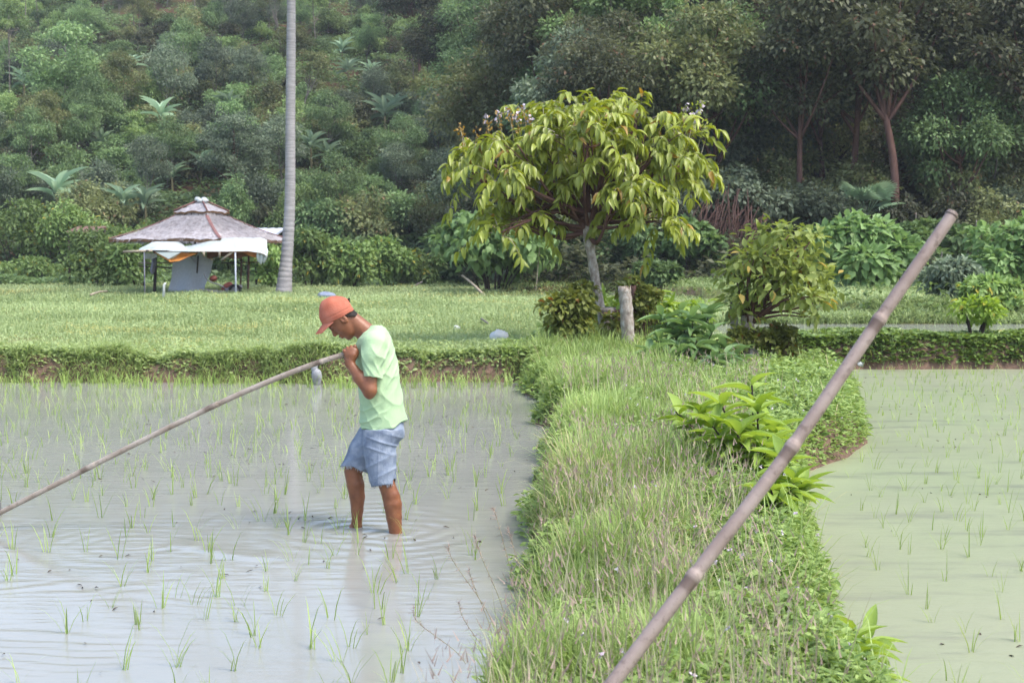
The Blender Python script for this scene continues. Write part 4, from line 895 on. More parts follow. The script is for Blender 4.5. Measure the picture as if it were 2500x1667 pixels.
# ------------------------------------------------------------------ the man: distance fields in photo pixels, surfaced with surface nets
YP = 9.36
class Field:
    def __init__(s, lo, hi, h):
        s.lo = np.array(lo, float); s.h = h; s.n = np.ceil((np.array(hi) - s.lo) / h).astype(int) + 1
        s.f = np.full(s.n, 60.0, np.float32); s.ax = [s.lo[i] + h * np.arange(s.n[i]) for i in range(3)]
    def box(s, lo, hi):
        a = np.clip(np.floor((np.array(lo) - s.lo) / s.h).astype(int), 0, s.n - 1); b = np.clip(np.ceil((np.array(hi) - s.lo) / s.h).astype(int) + 1, 1, s.n)
        sl = tuple(slice(i, j) for i, j in zip(a, b)); g = np.meshgrid(*[s.ax[i][sl[i]] for i in range(3)], indexing='ij'); return sl, g
    def put(s, sl, d, k, sub=False):
        f = s.f[sl]; d = d.astype(np.float32)
        if sub:
            d = -d; h = np.clip(.5 + .5 * (d - f) / k, 0, 1); s.f[sl] = f + (d - f) * h + k * h * (1 - h)
        else:
            h = np.clip(.5 + .5 * (f - d) / k, 0, 1); s.f[sl] = f + (d - f) * h - k * h * (1 - h)
    def cone(s, a, b, ra, rb, k=6, sq=1.0, sub=False):
        """tapered limb from a to b; sq squeezes it across the picture depth"""
        a, b = np.array(a, float), np.array(b, float); m = max(ra, rb) + 2 * k + 6
        sl, (X, Y, Z) = s.box(np.minimum(a, b) - m, np.maximum(a, b) + m); v = b - a; L2 = max((v ** 2).sum(), 1e-6)
        t = np.clip(((X - a[0]) * v[0] + (Y - a[1]) * v[1] + (Z - a[2]) * v[2]) / L2, 0, 1)
        d = np.sqrt((X - a[0] - t * v[0]) ** 2 + ((Y - a[1] - t * v[1]) / sq) ** 2 + (Z - a[2] - t * v[2]) ** 2) - (ra + (rb - ra) * t); s.put(sl, d, k, sub)
    def chain(s, pts, rs, k=5, sq=1.0):
        for i in range(len(pts) - 1): s.cone(pts[i], pts[i + 1], rs[i], rs[i + 1], k, sq)
    def ell(s, c, rad, k=6, F=None, sub=False):
        """ellipsoid; F gives its own axes"""
        c = np.array(c, float); m = max(rad) + 2 * k + 6; sl, (X, Y, Z) = s.box(c - m, c + m); F = np.eye(3) if F is None else np.array(F); D = [X - c[0], Y - c[1], Z - c[2]]
        q = [sum(F[i][j] * D[j] for j in range(3)) / rad[i] for i in range(3)]; r = np.sqrt(q[0] ** 2 + q[1] ** 2 + q[2] ** 2) + 1e-6
        g = np.sqrt(sum((q[i] / rad[i]) ** 2 for i in range(3))) + 1e-6; s.put(sl, r * (r - 1) / g, k, sub)
    def loft(s, ys, cx, hd, hw, cy=0., k=8, cys=None):
        """stack of ovals down the picture: centre x, half depth (across the picture), half width (into it)"""
        ys = np.array(ys, float); m = 2 * k + 8; cyv = np.full(len(ys), cy) if cys is None else np.array(cys, float)
        sl, (X, Y, Z) = s.box((min(np.array(cx) - hd) - m, min(cyv - hw) - m, -ys[-1] - m), (max(np.array(cx) + hd) + m, max(cyv + hw) + m, -ys[0] + m))
        py = -Z; it = lambda a: np.interp(py, ys, a); a_, b_ = it(hd), it(hw); qx, qy = (X - it(cx)) / a_, (Y - it(cyv)) / b_
        r = np.sqrt(qx ** 2 + qy ** 2) + 1e-6; g = np.sqrt((qx / a_) ** 2 + (qy / b_) ** 2) + 1e-6; d = r * (r - 1) / g
        d = np.maximum(d, np.maximum(ys[0] - py, py - ys[-1])); s.put(sl, d, k)
    def cut(s, fn):
        g = np.meshgrid(*s.ax, indexing='ij', sparse=True); s.f = np.maximum(s.f, fn(*g).astype(np.float32))
    def warp(s, fn):
        g = np.meshgrid(*s.ax, indexing='ij', sparse=True); s.f = s.f + fn(*g).astype(np.float32)
    def nets(s):
        f = s.f; ins = f < 0; n = s.n; c = np.zeros(n - 1, np.int8)
        S = [(i, j, k) for i in (0, 1) for j in (0, 1) for k in (0, 1)]; cs = lambda o, a: a[o[0]:n[0] - 1 + o[0], o[1]:n[1] - 1 + o[1], o[2]:n[2] - 1 + o[2]]
        for o in S: c += cs(o, ins)
        act = (c > 0) & (c < 8); I = np.argwhere(act); idx = np.full(n - 1, -1, np.int64); idx[act] = np.arange(len(I))
        sm = np.zeros((len(I), 3)); ct = np.zeros(len(I))
        for o in S:
            for a in range(3):
                if o[a]: continue
                e = list(o); e[a] = 1; f0 = f[I[:, 0] + o[0], I[:, 1] + o[1], I[:, 2] + o[2]]; f1 = f[I[:, 0] + e[0], I[:, 1] + e[1], I[:, 2] + e[2]]
                x = (f0 < 0) != (f1 < 0); t = np.where(x, f0 / np.where(x, f0 - f1, 1), 0); p = np.tile(np.array(o, float), (len(I), 1)); p[:, a] += t; sm[x] += p[x]; ct[x] += 1
        V = s.lo + s.h * (I + sm / ct[:, None]); Q = []
        for a in range(3):
            b, c2 = (a + 1) % 3, (a + 2) % 3; d0 = np.take(ins, range(n[a] - 1), a); d1 = np.take(ins, range(1, n[a]), a); E = np.argwhere(d0 != d1)
            E = E[(E[:, b] > 0) & (E[:, c2] > 0) & (E[:, b] < n[b] - 1) & (E[:, c2] < n[c2] - 1)]
            def cell(db, dc): q = E.copy(); q[:, b] -= db; q[:, c2] -= dc; return idx[q[:, 0], q[:, 1], q[:, 2]]
            q = np.stack([cell(1, 1), cell(0, 1), cell(0, 0), cell(1, 0)], -1); fl = ~ins[E[:, 0], E[:, 1], E[:, 2]]; q[fl] = q[fl][:, ::-1]; Q.append(q)
        return V, np.concatenate(Q)
ROOT = np.array([float(P(925, 1300, YP)[0]), YP, 0.0])
def to_world(V): return P(V[:, 0], -V[:, 2], YP + V[:, 1] / 371.0) - ROOT
def field_obj(F, name, mat, parent, smooth_it=1):
    V, Q = F.nets()
    for _ in range(smooth_it):       # one light relaxation takes off the lattice
        s = np.zeros_like(V); c = np.zeros(len(V))
        for k in range(4):
            np.add.at(s, Q[:, k], V[Q[:, (k + 1) % 4]]); np.add.at(c, Q[:, k], 1)
        V = V * .5 + .5 * s / np.maximum(c, 1)[:, None]
    A = Acc(); A.V = [to_world(V)]; A.L = [Q.ravel()]; A.S = [np.full(len(Q), 4)]; A.M = [np.zeros(len(Q), int)]; A.T = [np.full(len(V), .5)]; A.n = len(V)
    return A.obj(name, mat, parent)
px3 = lambda x, y, d=0.: (x, d, -y)
M_SKIN = surf("skin", [(.25, (.20, .072, .033)), (.5, (.29, .11, .05)), (.75, (.37, .155, .075))], 14, .42, .45, .15, 60)
M_SHIRT = surf("lime_shirt", [(.3, (.48, .69, .39)), (.7, (.55, .75, .45))], 5, .9, .1, .25, 140, sheen=.1)
M_JEANS = surf("faded_denim", [(.3, (.20, .25, .35)), (.5, (.30, .36, .46)), (.72, (.43, .49, .59))], 16, .95, .05, .4, 160)
M_CAP = surf("faded_red_cap", [(.3, (.50, .14, .085)), (.7, (.64, .245, .165))], 9, .9, .08, .3, 120)
M_HAIR = surf("black_hair", [(.3, (.022, .017, .016)), (.7, (.055, .042, .036))], 60, .7, .2)
man = thing("person", "wading man", "person", ROOT)
man['label'] = "wading man in lime t-shirt, denim shorts and red cap, head bowed, gripping a pole"
# head frame: f forward, u up (both in the picture plane), l towards the back of the picture
HCX, HCY = 829, 768
hf = np.array([-.64, 0, -.77]); hu = np.array([-.77, 0, .64]); hl = np.array([0, 1., 0]); HF = [hf, hu, hl]
def hp(f, u, l=0.): return np.array([HCX, 0, -HCY]) + hf * f + hu * u + hl * l
B = Field((770, -118, -1352), (1012, 128, -712), 1.3)
B.ell(hp(2, 4), (37, 37, 32), 8, HF); B.ell(hp(13, -20), (27, 38, 26), 10, HF); B.ell(hp(17, -44), (17, 16, 19), 8, HF); B.ell(hp(27, -53), (8, 7, 10), 5, HF)
B.ell(hp(36, -3), (6.5, 5, 20), 5, HF); B.cone(hp(37, -8), hp(44.5, -22), 4, 5.6, 4); B.ell(hp(40, -25, 4.5), (4.5, 3.6, 4), 2, HF); B.ell(hp(40, -25, -4.5), (4.5, 3.6, 4), 2, HF)
for g in (-1, 1):
    B.ell(hp(22, -22, g * 17), (11, 9, 8), 6, HF); B.ell(hp(41, -10, g * 12.5), (7, 5, 7), 3, HF, sub=True); B.ell(hp(32.5, -10.5, g * 12.5), (6, 4.6, 6.5), 2, HF)
    B.ell(hp(2, -15, g * 31), (8.5, 12.5, 4.2), 3, HF); B.ell(hp(3.5, -13, g * 36), (4, 6.5, 3.4), 2, HF, sub=True)
B.ell(hp(38.5, -35.5), (5.5, 3.4, 10), 2.5, HF); B.ell(hp(36.5, -41), (5.5, 3.6, 9), 2.5, HF); B.ell(hp(43, -38.3), (4, .8, 10), 1.2, HF, sub=True)
B.cone(px3(858, 780), px3(908, 826), 21, 27, 5, .95)                                # neck
B.loft([815, 840, 870, 920, 970, 1020, 1075], [914, 915, 917, 923, 930, 935, 936], [28, 35, 39, 41, 39, 40, 36], [50, 58, 56, 53, 49, 50, 48], 0, 10)
# near (left) arm, bent up to the pole, and its fist
B.chain([px3(912, 845, -64), px3(906, 900, -74), px3(904, 954, -80)], [22, 17, 16], 5); B.cone(px3(904, 952, -80), px3(902, 963, -80), 15, 12, 5)
B.chain([px3(900, 952, -80), px3(878, 922, -70), px3(853, 886, -54)], [16.5, 15, 10.5], 7)
pa = np.array([-.92, 0, -.39]); pn = np.array([-.39, 0, .92]); pc = np.array(px3(857, 861, -44))
B.cone(px3(853, 888, -54), pc + pn * -8 + (0, -9, 0), 10.5, 13.5, 6); B.ell(pc + (0, -10.5, 0) + pn * -2, (19, 15.5, 8.5), 5, [pa, pn, hl])
for i, o in enumerate((-14.2, -4.8, 4.6, 13.6)):
    ln = (.9, 1.05, 1.0, .82)[3 - i]; k0 = pc + pa * o + pn * (11.5 - abs(o) * .12) + np.array((0, -9.5, 0)); k1 = pc + pa * (o - .6) + pn * 13.2 * ln + np.array((0, 1.5, 0)); k2 = pc + pa * (o - .8) + pn * 5 + np.array((0, 10.5 * ln, 0)); k3 = pc + pa * (o - .8) - pn * 5.5 + np.array((0, 7.5, 0))
    B.chain([k0, k1, k2, k3], [5.0, 4.5, 4.2, 3.8], .7)
B.chain([pc + pa * 12 - pn * 14 + np.array((0, -7, 0)), pc + pa * 17 - pn * 9 + np.array((0, 4, 0)), pc + pa * 13 - pn * 3 + np.array((0, 13, 0))], [6.5, 5.5, 4.5], 2.5)
# far (right) arm hangs behind the body, hand relaxed at the hip
B.chain([px3(915, 845, 64), px3(922, 905, 76), px3(930, 958, 84)], [25, 20, 15], 8); B.chain([px3(930, 958, 84), px3(930, 990, 86), px3(926, 1034, 84)], [15, 14.5, 10], 7)
B.ell(px3(924, 1052, 84), (13, 7.5, 19), 6)
for i, o in enumerate((-10, -3.4, 3.4, 9.6)): B.chain([px3(924 + o, 1066, 84), px3(922 + o * 1.05, 1080, 83), px3(919 + o, 1090 - abs(o - 1) * .6, 79)], [4.6, 4.2, 3.6], 1.6)
B.chain([px3(914, 1046, 82), px3(907, 1060, 79), px3(906, 1072, 77)], [5.5, 5, 4], 2.5)
# legs
B.chain([px3(932, 1060, -32), px3(938, 1120, -35), px3(943, 1182, -36)], [30, 25, 19], 8); B.chain([px3(943, 1180, -36), px3(955, 1212, -35), px3(959, 1232, -35), px3(962, 1262, -34), px3(966, 1300, -34), px3(966, 1322, -34)], [19.5, 21.5, 22, 19, 15.5, 15], 2.5); B.cone(px3(946, 1186, -36), px3(948, 1190, -36), 17, 16, 6)
B.chain([px3(968, 1330, -34), px3(945, 1340, -34), px3(925, 1345, -34)], [14, 11, 9], 6)
B.chain([px3(922, 1065, 34), px3(888, 1110, 38), px3(862, 1150, 40)], [30, 25, 20], 8); B.chain([px3(861, 1150, 40), px3(868, 1184, 40), px3(872, 1212, 40), px3(872, 1245, 40), px3(871, 1272, 40), px3(871, 1302, 40)], [21, 21.5, 19, 15, 12.5, 14], 2.5)
B.chain([px3(874, 1310, 40), px3(855, 1318, 40), px3(838, 1324, 40)], [13, 11, 8], 6); B.cone(px3(871, 1276, 40), px3(856, 1294, 40), 10, 9, 5)
field_obj(B, "body", M_SKIN, man)
# shirt
S = Field((845, -122, -1062), (1014, 124, -778), 1.3)
S.loft([794, 801, 812, 826, 842, 860, 906, 954, 1000, 1030, 1062], [918, 920, 916, 914, 914.5, 917, 922, 928, 934, 937, 940], [14, 22, 34, 42, 46.5, 49, 52, 52, 55, 59, 62], [26, 36, 50, 60, 66, 69, 67, 64, 64, 66, 67], 0, 6)
for g in (-1, 1):
    S.cone(px3(914, 842, 58 * g), px3(911, 872, 72 * g), 32, 27.5, 12); S.cone(px3(911, 868, 70 * g), px3(908, 938, 80 * g), 27, 20.5, 9)
# the neck opening, the cuffs and the hem
S.cone(px3(845, 775), px3(899, 826), 25.5, 26.5, 2, .95, sub=True)
hemx, hemy = [870, 878, 905, 931, 965, 1000], [1040, 1043, 1050, 1052, 1041, 1019]
S.cut(lambda X, Y, Z: -Z - np.interp(X, hemx, hemy) - 1.5 * np.sin(X * .11 + Y * .06))
cuff = lambda X, Y, Z: np.where(np.abs(Y) > 62 + np.maximum(0, (-Z - 905) * .1), np.minimum(-Z - (918 + .1 * (X - 889)), 80 - 0 * X), -60) * (np.abs(Y) > 60)
S.cone(px3(906, 921.5, -79), px3(903, 960, -81), 18.5, 40, 1, sub=True) if False else None
def cuffcut(X, Y, Z):
    py = -Z; side = np.abs(Y); lim = 66.0 + 0 * X      # beyond this the cloth belongs to a sleeve
    return np.where(side > lim, py - (918.5 + .09 * (X - 889)), -60.0 + 0 * py + 0 * side)
S.cut(cuffcut)
def folds(X, Y, Z):
    py = -Z; rg = lambda a: (1 - np.abs(np.sin(a))) ** 2 * 2 - .55      # sharp creases
    w = -2.0 * rg(.075 * py + .10 * X + .03 * Y) * np.exp(-((X - 948) / 28.) ** 2 - ((py - 892) / 60.) ** 2)
    w = w - 2.4 * rg(.11 * (py + .62 * X) + .03 * Y) * np.exp(-((py - 1018) / 28.) ** 2) * np.clip((955 - X) / 25., 0, 1)
    w = w - 1.3 * rg(.055 * py - .06 * X + .05 * Y) * np.clip((py - 835) / 20., 0, 1) + .7 * np.sin(.31 * X + .06 * py) * np.exp(-((py - 940) / 60.) ** 2)
    w = w - 1.6 * rg(.10 * (X - .5 * py)) * np.exp(-((py - 902) / 20.) ** 2) * (np.abs(Y) > 62)
    return w + .9 * np.exp(-((py - np.interp(X, hemx, hemy) + 6) / 1.1) ** 2)      # stitched hem
S.warp(folds); field_obj(S, "shirt", M_SHIRT, man)
# shorts
T = Field((815, -96, -1208), (1008, 104, -1006), 1.3)
T.loft([1012, 1040, 1062, 1090], [937, 937, 936, 928], [45, 49, 48, 40], [58, 62, 64, 62], 0, 6)
T.loft([1050, 1075, 1085, 1115, 1150, 1196], [932, 929, 927, 928.5, 931.5, 937], [47, 43, 41, 39.5, 36, 29], [36, 36, 36, 36, 36, 36], -33, 8)
T.chain([px3(918, 1058, 33), px3(890, 1100, 38), px3(860, 1156, 41)], [42, 37, 33], 8)
T.ell(px3(968, 1056, -26), (20, 26, 22), 8); T.ell(px3(968, 1056, 26), (20, 26, 22), 8)
T.cone(px3(944, 1182, -36), px3(948, 1220, -36), 24, 27, 2, sub=True); T.cone(px3(862, 1148, 40), px3(850, 1185, 40), 28, 32, 2, sub=True)
T.cut(lambda X, Y, Z: np.where(Y < 2, -Z - (1187.5 - .13 * (X - 908)) - 1.3 * np.sin(X * 1.1) * np.cos(Y * .7), -60 + 0 * X + 0 * Y + 0 * Z))
T.cut(lambda X, Y, Z: np.where((Y >= 2), (-Z - (1138.5 + np.maximum(0, X - 858) * .42)) - 1.3 * np.sin(X * 1.2) * np.cos(Y * .8), -60 + 0 * X + 0 * Y + 0 * Z))
def jf(X, Y, Z):
    py = -Z; rg = lambda a: (1 - np.abs(np.sin(a))) ** 2 * 2 - .55
    w = -1.8 * rg(.13 * (py - .32 * X + .12 * Y)) * np.exp(-((py - 1086) / 24.) ** 2) * np.clip((X - 885) / 20., 0, 1) - 1.3 * rg(.085 * (py + .5 * X)) * np.exp(-((py - 1142) / 34.) ** 2)
    w = w + .6 * np.sin(.21 * X + .17 * py) * np.cos(.2 * Y) - .9 * np.exp(-((X - (925 - .02 * (py - 1060))) / 1.4) ** 2) * (Y < -40)
    return w - 1.2 * np.exp(-(((X - 958) ** 2 + .0 * py) / 9.)) * (np.abs(py - 1072) < 14) * (Y < -20)      # pocket edge
T.warp(jf); field_obj(T, "shorts", M_JEANS, man)
A = Acc()
for i in range(46):      # frayed threads at the cut hems
    if i % 2: x = rnd(910, 964); st = px3(x, 1186.5 - .13 * (x - 908), -33 - math.sqrt(max(0, 1 - ((x - 937) / 29) ** 2)) * 33)
    else: x = rnd(833, 893); st = px3(x, 1138 + max(0, x - 858) * .42, 41 - math.sqrt(max(0, 1 - ((x - 862) / 33) ** 2)) * 32)
    st = np.array(st); e = st + (rnd(-5, 4), rnd(-2, 2), -rnd(3, 9)); w = to_world(np.array([st + (0, 0, 2), (st + e) / 2 + (rnd(-1, 1), 0, 0), e])); A.tube(w, .0016, 3)
A.obj("frayed_thread", surf("white_thread", [(.3, (.5, .53, .58)), (.7, (.68, .7, .73))], 9, .9, .1), man)
# cap
C = Field((772, -48, -812), (880, 48, -710), 1.0)
C.ell(px3(824, 766), (45, 37.5, 43.5), 3); C.ell(px3(808, 752), (27, 30, 26), 8)
nr_ = np.array([-.447, 0, .894])
C.cut(lambda X, Y, Z: -((X - 826) * nr_[0] + (Z + 775.5) * nr_[2]) - .002 * Y * Y)
C.cut(lambda X, Y, Z: ((X - 855) * .85 + (Z + 743) * .52) - 1.5 + .004 * Y * Y)
C.ell(px3(858, 742), (8, 15, 6), 2, [(.85, 0, .52), (0, 1, 0), (-.52, 0, .85)], sub=True)
C.warp(lambda X, Y, Z: .45 * np.sin(.16 * X + .13 * Z) * np.cos(.12 * Y) + .3 * np.sin(.2 * (Z - .5 * X)) + .9 * np.exp(-((((X - 826) * nr_[0] + (Z + 775.5) * nr_[2]) - 10) / 1.2) ** 2))
cap = field_obj(C, "cap", M_CAP, man)
s_, t_ = np.meshgrid(np.linspace(0, 1, 14), np.linspace(-1, 1, 23), indexing='ij')
bx = 792 + (770.5 - 792) * s_ * (1 - .12 * t_ ** 2) + 21 * t_ ** 2 * (1 - .42 * s_); by = 785 + (815 - 785) * s_ * (1 - .12 * t_ ** 2) + 2.5 * t_ ** 2; bl = 33 * t_ * (1 - .30 * s_ ** 2)
Pb = to_world(np.stack([bx, bl, -by], -1).reshape(-1, 3)).reshape(14, 23, 3); A = Acc(); off = np.array((.006, 0, .004)); A.grid(Pb - off * .5); A.grid(Pb + off, flip=True)
edge = lambda a: np.concatenate([a[0], a[1:, -1], a[-1, -2::-1], a[-2:0:-1, 0], a[:1, 0]]); A.grid(np.stack([edge(Pb - off * .5), edge(Pb + off)]), flip=True); A.obj("cap_brim", M_CAP, man)
A = Acc(); A.tube(to_world(np.array([px3(850, 731, -9), px3(853, 729.5, 0), px3(850, 731, 9)])), .006, 6); A.tube(to_world(np.array([px3(850, 730), px3(853.5, 738)])), .007, 6); A.obj("cap_strap", M_HAIR, man)
# hair: a close cropped shell below the cap
Hh = Field((790, -46, -830), (890, 46, -735), 1.0)
Hh.ell(hp(2, 4), (38.4, 38.4, 33.3), 8, HF); Hh.ell(hp(-15, -24), (16, 20, 25), 8, HF)
Hh.cut(lambda X, Y, Z: (((X - HCX) * hf[0] + (Z + HCY) * hf[2]) - 14 - .5 * np.clip((X - HCX) * hu[0] + (Z + HCY) * hu[2], -30, 30)))
Hh.cut(lambda X, Y, Z: (-((X - HCX) * hu[0] + (Z + HCY) * hu[2]) - 33 + np.clip(((X - HCX) * hf[0] + (Z + HCY) * hf[2]) + 22, 0, 60) * .95))
field_obj(Hh, "hair", M_HAIR, man)
A = Acc()
for g in (-1, 1):
    c = [hp(37, -3.5, g * l) for l in (5, 11, 18)]; A.tube(to_world(np.array(c) + hf * 3.5), .0045, 5, mi=0); c = [hp(38.6, -11, g * l) for l in (8, 12.5, 17)]; A.tube(to_world(np.array(c)), .003, 5, mi=0)
A.obj("brow_and_lash", M_HAIR, man)

# ------------------------------------------------------------------ bamboo poles
def pole_mat(name, stops, ringc):
    m = surf(name, stops, 6, .5, .4, .3, 60, (1, 1, 1), bdist=.003, detail=9); nt = m.node_tree; b = nt.nodes["Principled BSDF"]; src = b.inputs['Base Color'].links[0].from_socket
    at = nt.nodes.new("ShaderNodeAttribute"); at.attribute_name = 'tint'; rp = ramp(nt, at.outputs['Fac'], [(.0, (.5, .45, .42)), (.25, (1, 1, 1)), (.6, (1, 1, 1)), (.95, ringc)])
    sp = noise(nt, 38, 4, .7, objvec(nt)); sr = ramp(nt, sp.outputs['Fac'], [(.33, (.6, .56, .53)), (.45, (1, 1, 1)), (.62, (1, 1, 1)), (.74, (1.3, 1.3, 1.28))])
    cur = src
    for o in (rp, sr):
        mx = nt.nodes.new("ShaderNodeMix"); mx.data_type = 'RGBA'; mx.blend_type = 'MULTIPLY'; mx.inputs[0].default_value = 1; nt.links.new(cur, mx.inputs[6]); nt.links.new(o.outputs[0], mx.inputs[7]); cur = mx.outputs[2]
    nt.links.new(cur, b.inputs['Base Color']); return m
M_POLE = pole_mat("weathered_pole", [(.25, (.27, .205, .15)), (.5, (.40, .335, .275)), (.75, (.55, .495, .43))], (1.4, 1.4, 1.35))
def pole(name, label, pts, rad, nodes, mat, n=90, bulge=.16):
    cv = curve(pts, n); r = np.interp(np.linspace(0, 1, n), np.linspace(0, 1, len(rad)), rad)
    for t, w in nodes:
        d = (np.linspace(0, 1, n) - t) / w; r = r * (1 + bulge * np.exp(-d * d) - .06 * np.exp(-((d - 1.6) / .8) ** 2))
    tn = np.full(n, .25)
    for t, w in nodes: tn = np.maximum(tn, np.exp(-((np.linspace(0, 1, n) - t - w * .5) / (w * .9)) ** 2)) - .5 * np.exp(-((np.linspace(0, 1, n) - t + w * 1.6) / (w * 1.1)) ** 2)
    root = np.array(cv[0]); A = Acc(); A.tube(cv - root, r, 18, np.repeat(np.clip(tn, 0, 1), 18)); o = A.obj(name, mat); o.location = tuple(root); return tag(o, label, "pole")
dyp = -44 / 371.
mp = [P(-150, 1330, 9.46), P(-70, 1288, 9.43), P(0, 1251, 9.4), P(130, 1185, 9.37), P(290, 1104, 9.34), P(450, 1025, 9.30), P(600, 955, 9.27), P(740, 898, 9.25), P(836, 866, YP + dyp), P(857, 861 - 1.5, YP + dyp), P(872, 854, YP + dyp)]
pole("bamboo_pole", "long thin pale bamboo pole the man grips, reaching down into the water at the left", mp, [.015, .017, .0185, .0185, .0185, .0165, .0165], [(.16, .006), (.36, .006), (.55, .006), (.74, .006)], M_POLE, 160, .10)
A = Acc(); c = P(-62, 1280, 9.42); A.box((0, 0, .0), (.22, .95, .14), .25, .1); o = tag(A.obj("levelling_board", surf("wet_board", [(.3, (.25, .22, .2)), (.7, (.42, .40, .39))], 6, .5, .4)), "wet wooden board on the water at the end of the man's pole", "board"); o.location = (float(c[0]) - .02, float(c[1]) + .1, .03)
M_POLE2 = pole_mat("smooth_bamboo", [(.25, (.20, .14, .115)), (.5, (.31, .24, .21)), (.75, (.43, .36, .32))], (1.35, 1.35, 1.32))
np_ = [P(1180, 2130, 3.45), P(1350, 1880, 3.52), P(1496, 1667, 3.62), P(1684, 1419, 3.72), P(1924, 1104, 3.85), P(2137, 794, 3.97), P(2290, 575, 4.05), P(2326, 520, 4.07)]
M_ = P(1924, 1104, 3.85)
pole("bamboo_pole", "thick purplish brown bamboo pole leaning across the near right of the bund", np_, [.0205, .020, .0195, .0185, .0178, .0172], [(.435, .006), (.578, .0055), (.722, .0055), (.965, .006)], M_POLE2, 320, .16)
# ------------------------------------------------------------------ grass, herbs and rice
def inland(X, Y): return (Y > YE(X) + .1) & ~((X > 3.7) & (Y > UP0 - .05) & (Y < UP1 + .05))
def scatter_tri(y0, y1, n, pw=1.0, lo=-1.08, hi=1.08, pad=1.0):
    Y = y0 + (y1 - y0) * R.random(n) ** pw; X = R.uniform(lo, hi, n) * (Y * FR + pad); return X, Y
# meadow beyond the water
A = Acc(); X, Y = scatter_tri(20.0, 60, 300000, 1.35); k = inland(X, Y) & (Y < YH(X) + 4); X, Y = X[k], Y[k]
h = np.clip(.10 + .05 * fbm(X * .7, Y * .7), .05, .26) * (1 + .012 * (Y - 20)); t = np.clip(.42 + .35 * fbm(X * .35, Y * .35) + R.uniform(-.25, .25, len(X)), 0, .85)
t = np.where(R.random(len(X)) < .02 + .3 * sstep(.25, .8, fbm(X * .22 + 4, Y * .3)), .95, t); pos = np.stack([X, Y, terr(X, Y) - .01], -1); w = R.uniform(.012, .022, len(X)) * (Y / 24)
half = R.random(len(X)) < .72
blades(A, pos[half], (h * 1.25)[half], w[half], TRI, .8, t[half])
q = pos[~half].copy(); q[:, 2] += (h * R.random(len(X)))[~half]; flatleaves(A, q, (.03 + .0013 * Y)[~half] * R.uniform(.7, 1.3, len(q)), (.018 + .0006 * Y)[~half], FAR, .8, t[~half])
tag(A.obj("meadow_grass", F_GRASS), "pale green grass and low weeds covering the meadow between the paddies and the hut", "grass", kind='stuff')
# rank weeds along the upper steps and the shrub foot
A = Acc(); X, Y = scatter_tri(24, 62, 60000, 1.1); k = inland(X, Y) & (np.abs(Y - YS(X) - .4) < .9) & (X > -1) | ((np.abs(Y - YH(X)) < 5) & (R.random(len(X)) < .6)); X, Y = X[k], Y[k]
pos = np.stack([X, Y, terr(X, Y) + R.random(len(X)) * np.clip(.18 + .25 * fbm(X, Y), .03, .6)], -1); flatleaves(A, pos, .16, .08, FAR, .9)
tag(A.obj("bank_weeds", F_BRIGHT), "green weeds on the grassy step and along the foot of the shrubs", "weeds", kind='stuff')
# creepers spilling over the banks at the water
A = Acc(); n = 15000; X = R.uniform(-8.5, 3.4, n); Y = YE(X) + np.where(R.random(n) < .55, R.uniform(-.02, .5, n), .3 + 2.2 * R.random(n) ** 2); keep = (X < XL(Y) + .25) | (Y > 21)
z = terr(X, Y) + R.random(n) * .10; ov = fbm(X * 1.1, Y * 0 + 3); keep &= (z > .19 + .16 * ov) | (R.random(n) < .12 + .25 * (ov > .3)); keep &= (z > .015)
p = np.stack([X, Y, z], -1)[keep]; flatleaves(A, p, R.uniform(.045, .10, len(p)), .045, LEAF, .9)
X = R.uniform(-8.5, 1.4, 22000); Y = YE(X) + R.uniform(.05, .6, 22000); k = fbm(X * 1.3, Y * 0 + 1) > -.35; X, Y = X[k], Y[k]; blades(A, np.stack([X, Y, terr(X, Y)], -1), R.uniform(.1, .28, len(X)), .012, WEEP, 1.1)
tag(A.obj("bank_creeper", leafmat("bank_creeper_leaf", (.16, .215, .08), (.30, .37, .16), (.30, .20, .09), trans=.4, var=0)), "leafy creeper hanging over the mud bank at the far edge of the left paddy", "creeper", kind='stuff')
A = Acc(); n = 30000; X = R.uniform(3.0, 9.5, n); Y = YE(X) + R.uniform(.05, 1.75, n); z = terr(X, Y) + R.random(n) ** 1.5 * (.09 + .06 * fbm(X, Y)); keep = (z > .12 + .06 * fbm(X * 1.3, X * 0)) & ((Y < UP0 + .05))
p = np.stack([X, Y, z], -1)[keep]; flatleaves(A, p, .10, .065, LEAF, .7)
tag(A.obj("right_bank_creeper", leafmat("creeper_leaf", (.06, .10, .025), (.145, .215, .055), trans=.3, var=0)), "dense green creeper covering the right bank below the upper strip of water", "creeper", kind='stuff')
A = Acc(); n = 16000; X = R.uniform(3.2, 12, n); Y = UP1 + R.uniform(-.05, 1.2, n); blades(A, np.stack([X, Y, terr(X, Y)], -1), R.uniform(.1, .3, n), .022, WEEP, .8); tag(A.obj("upper_bank_grass", F_GRASS), "grass fringing the far side of the upper strip of water", "grass", kind='stuff')
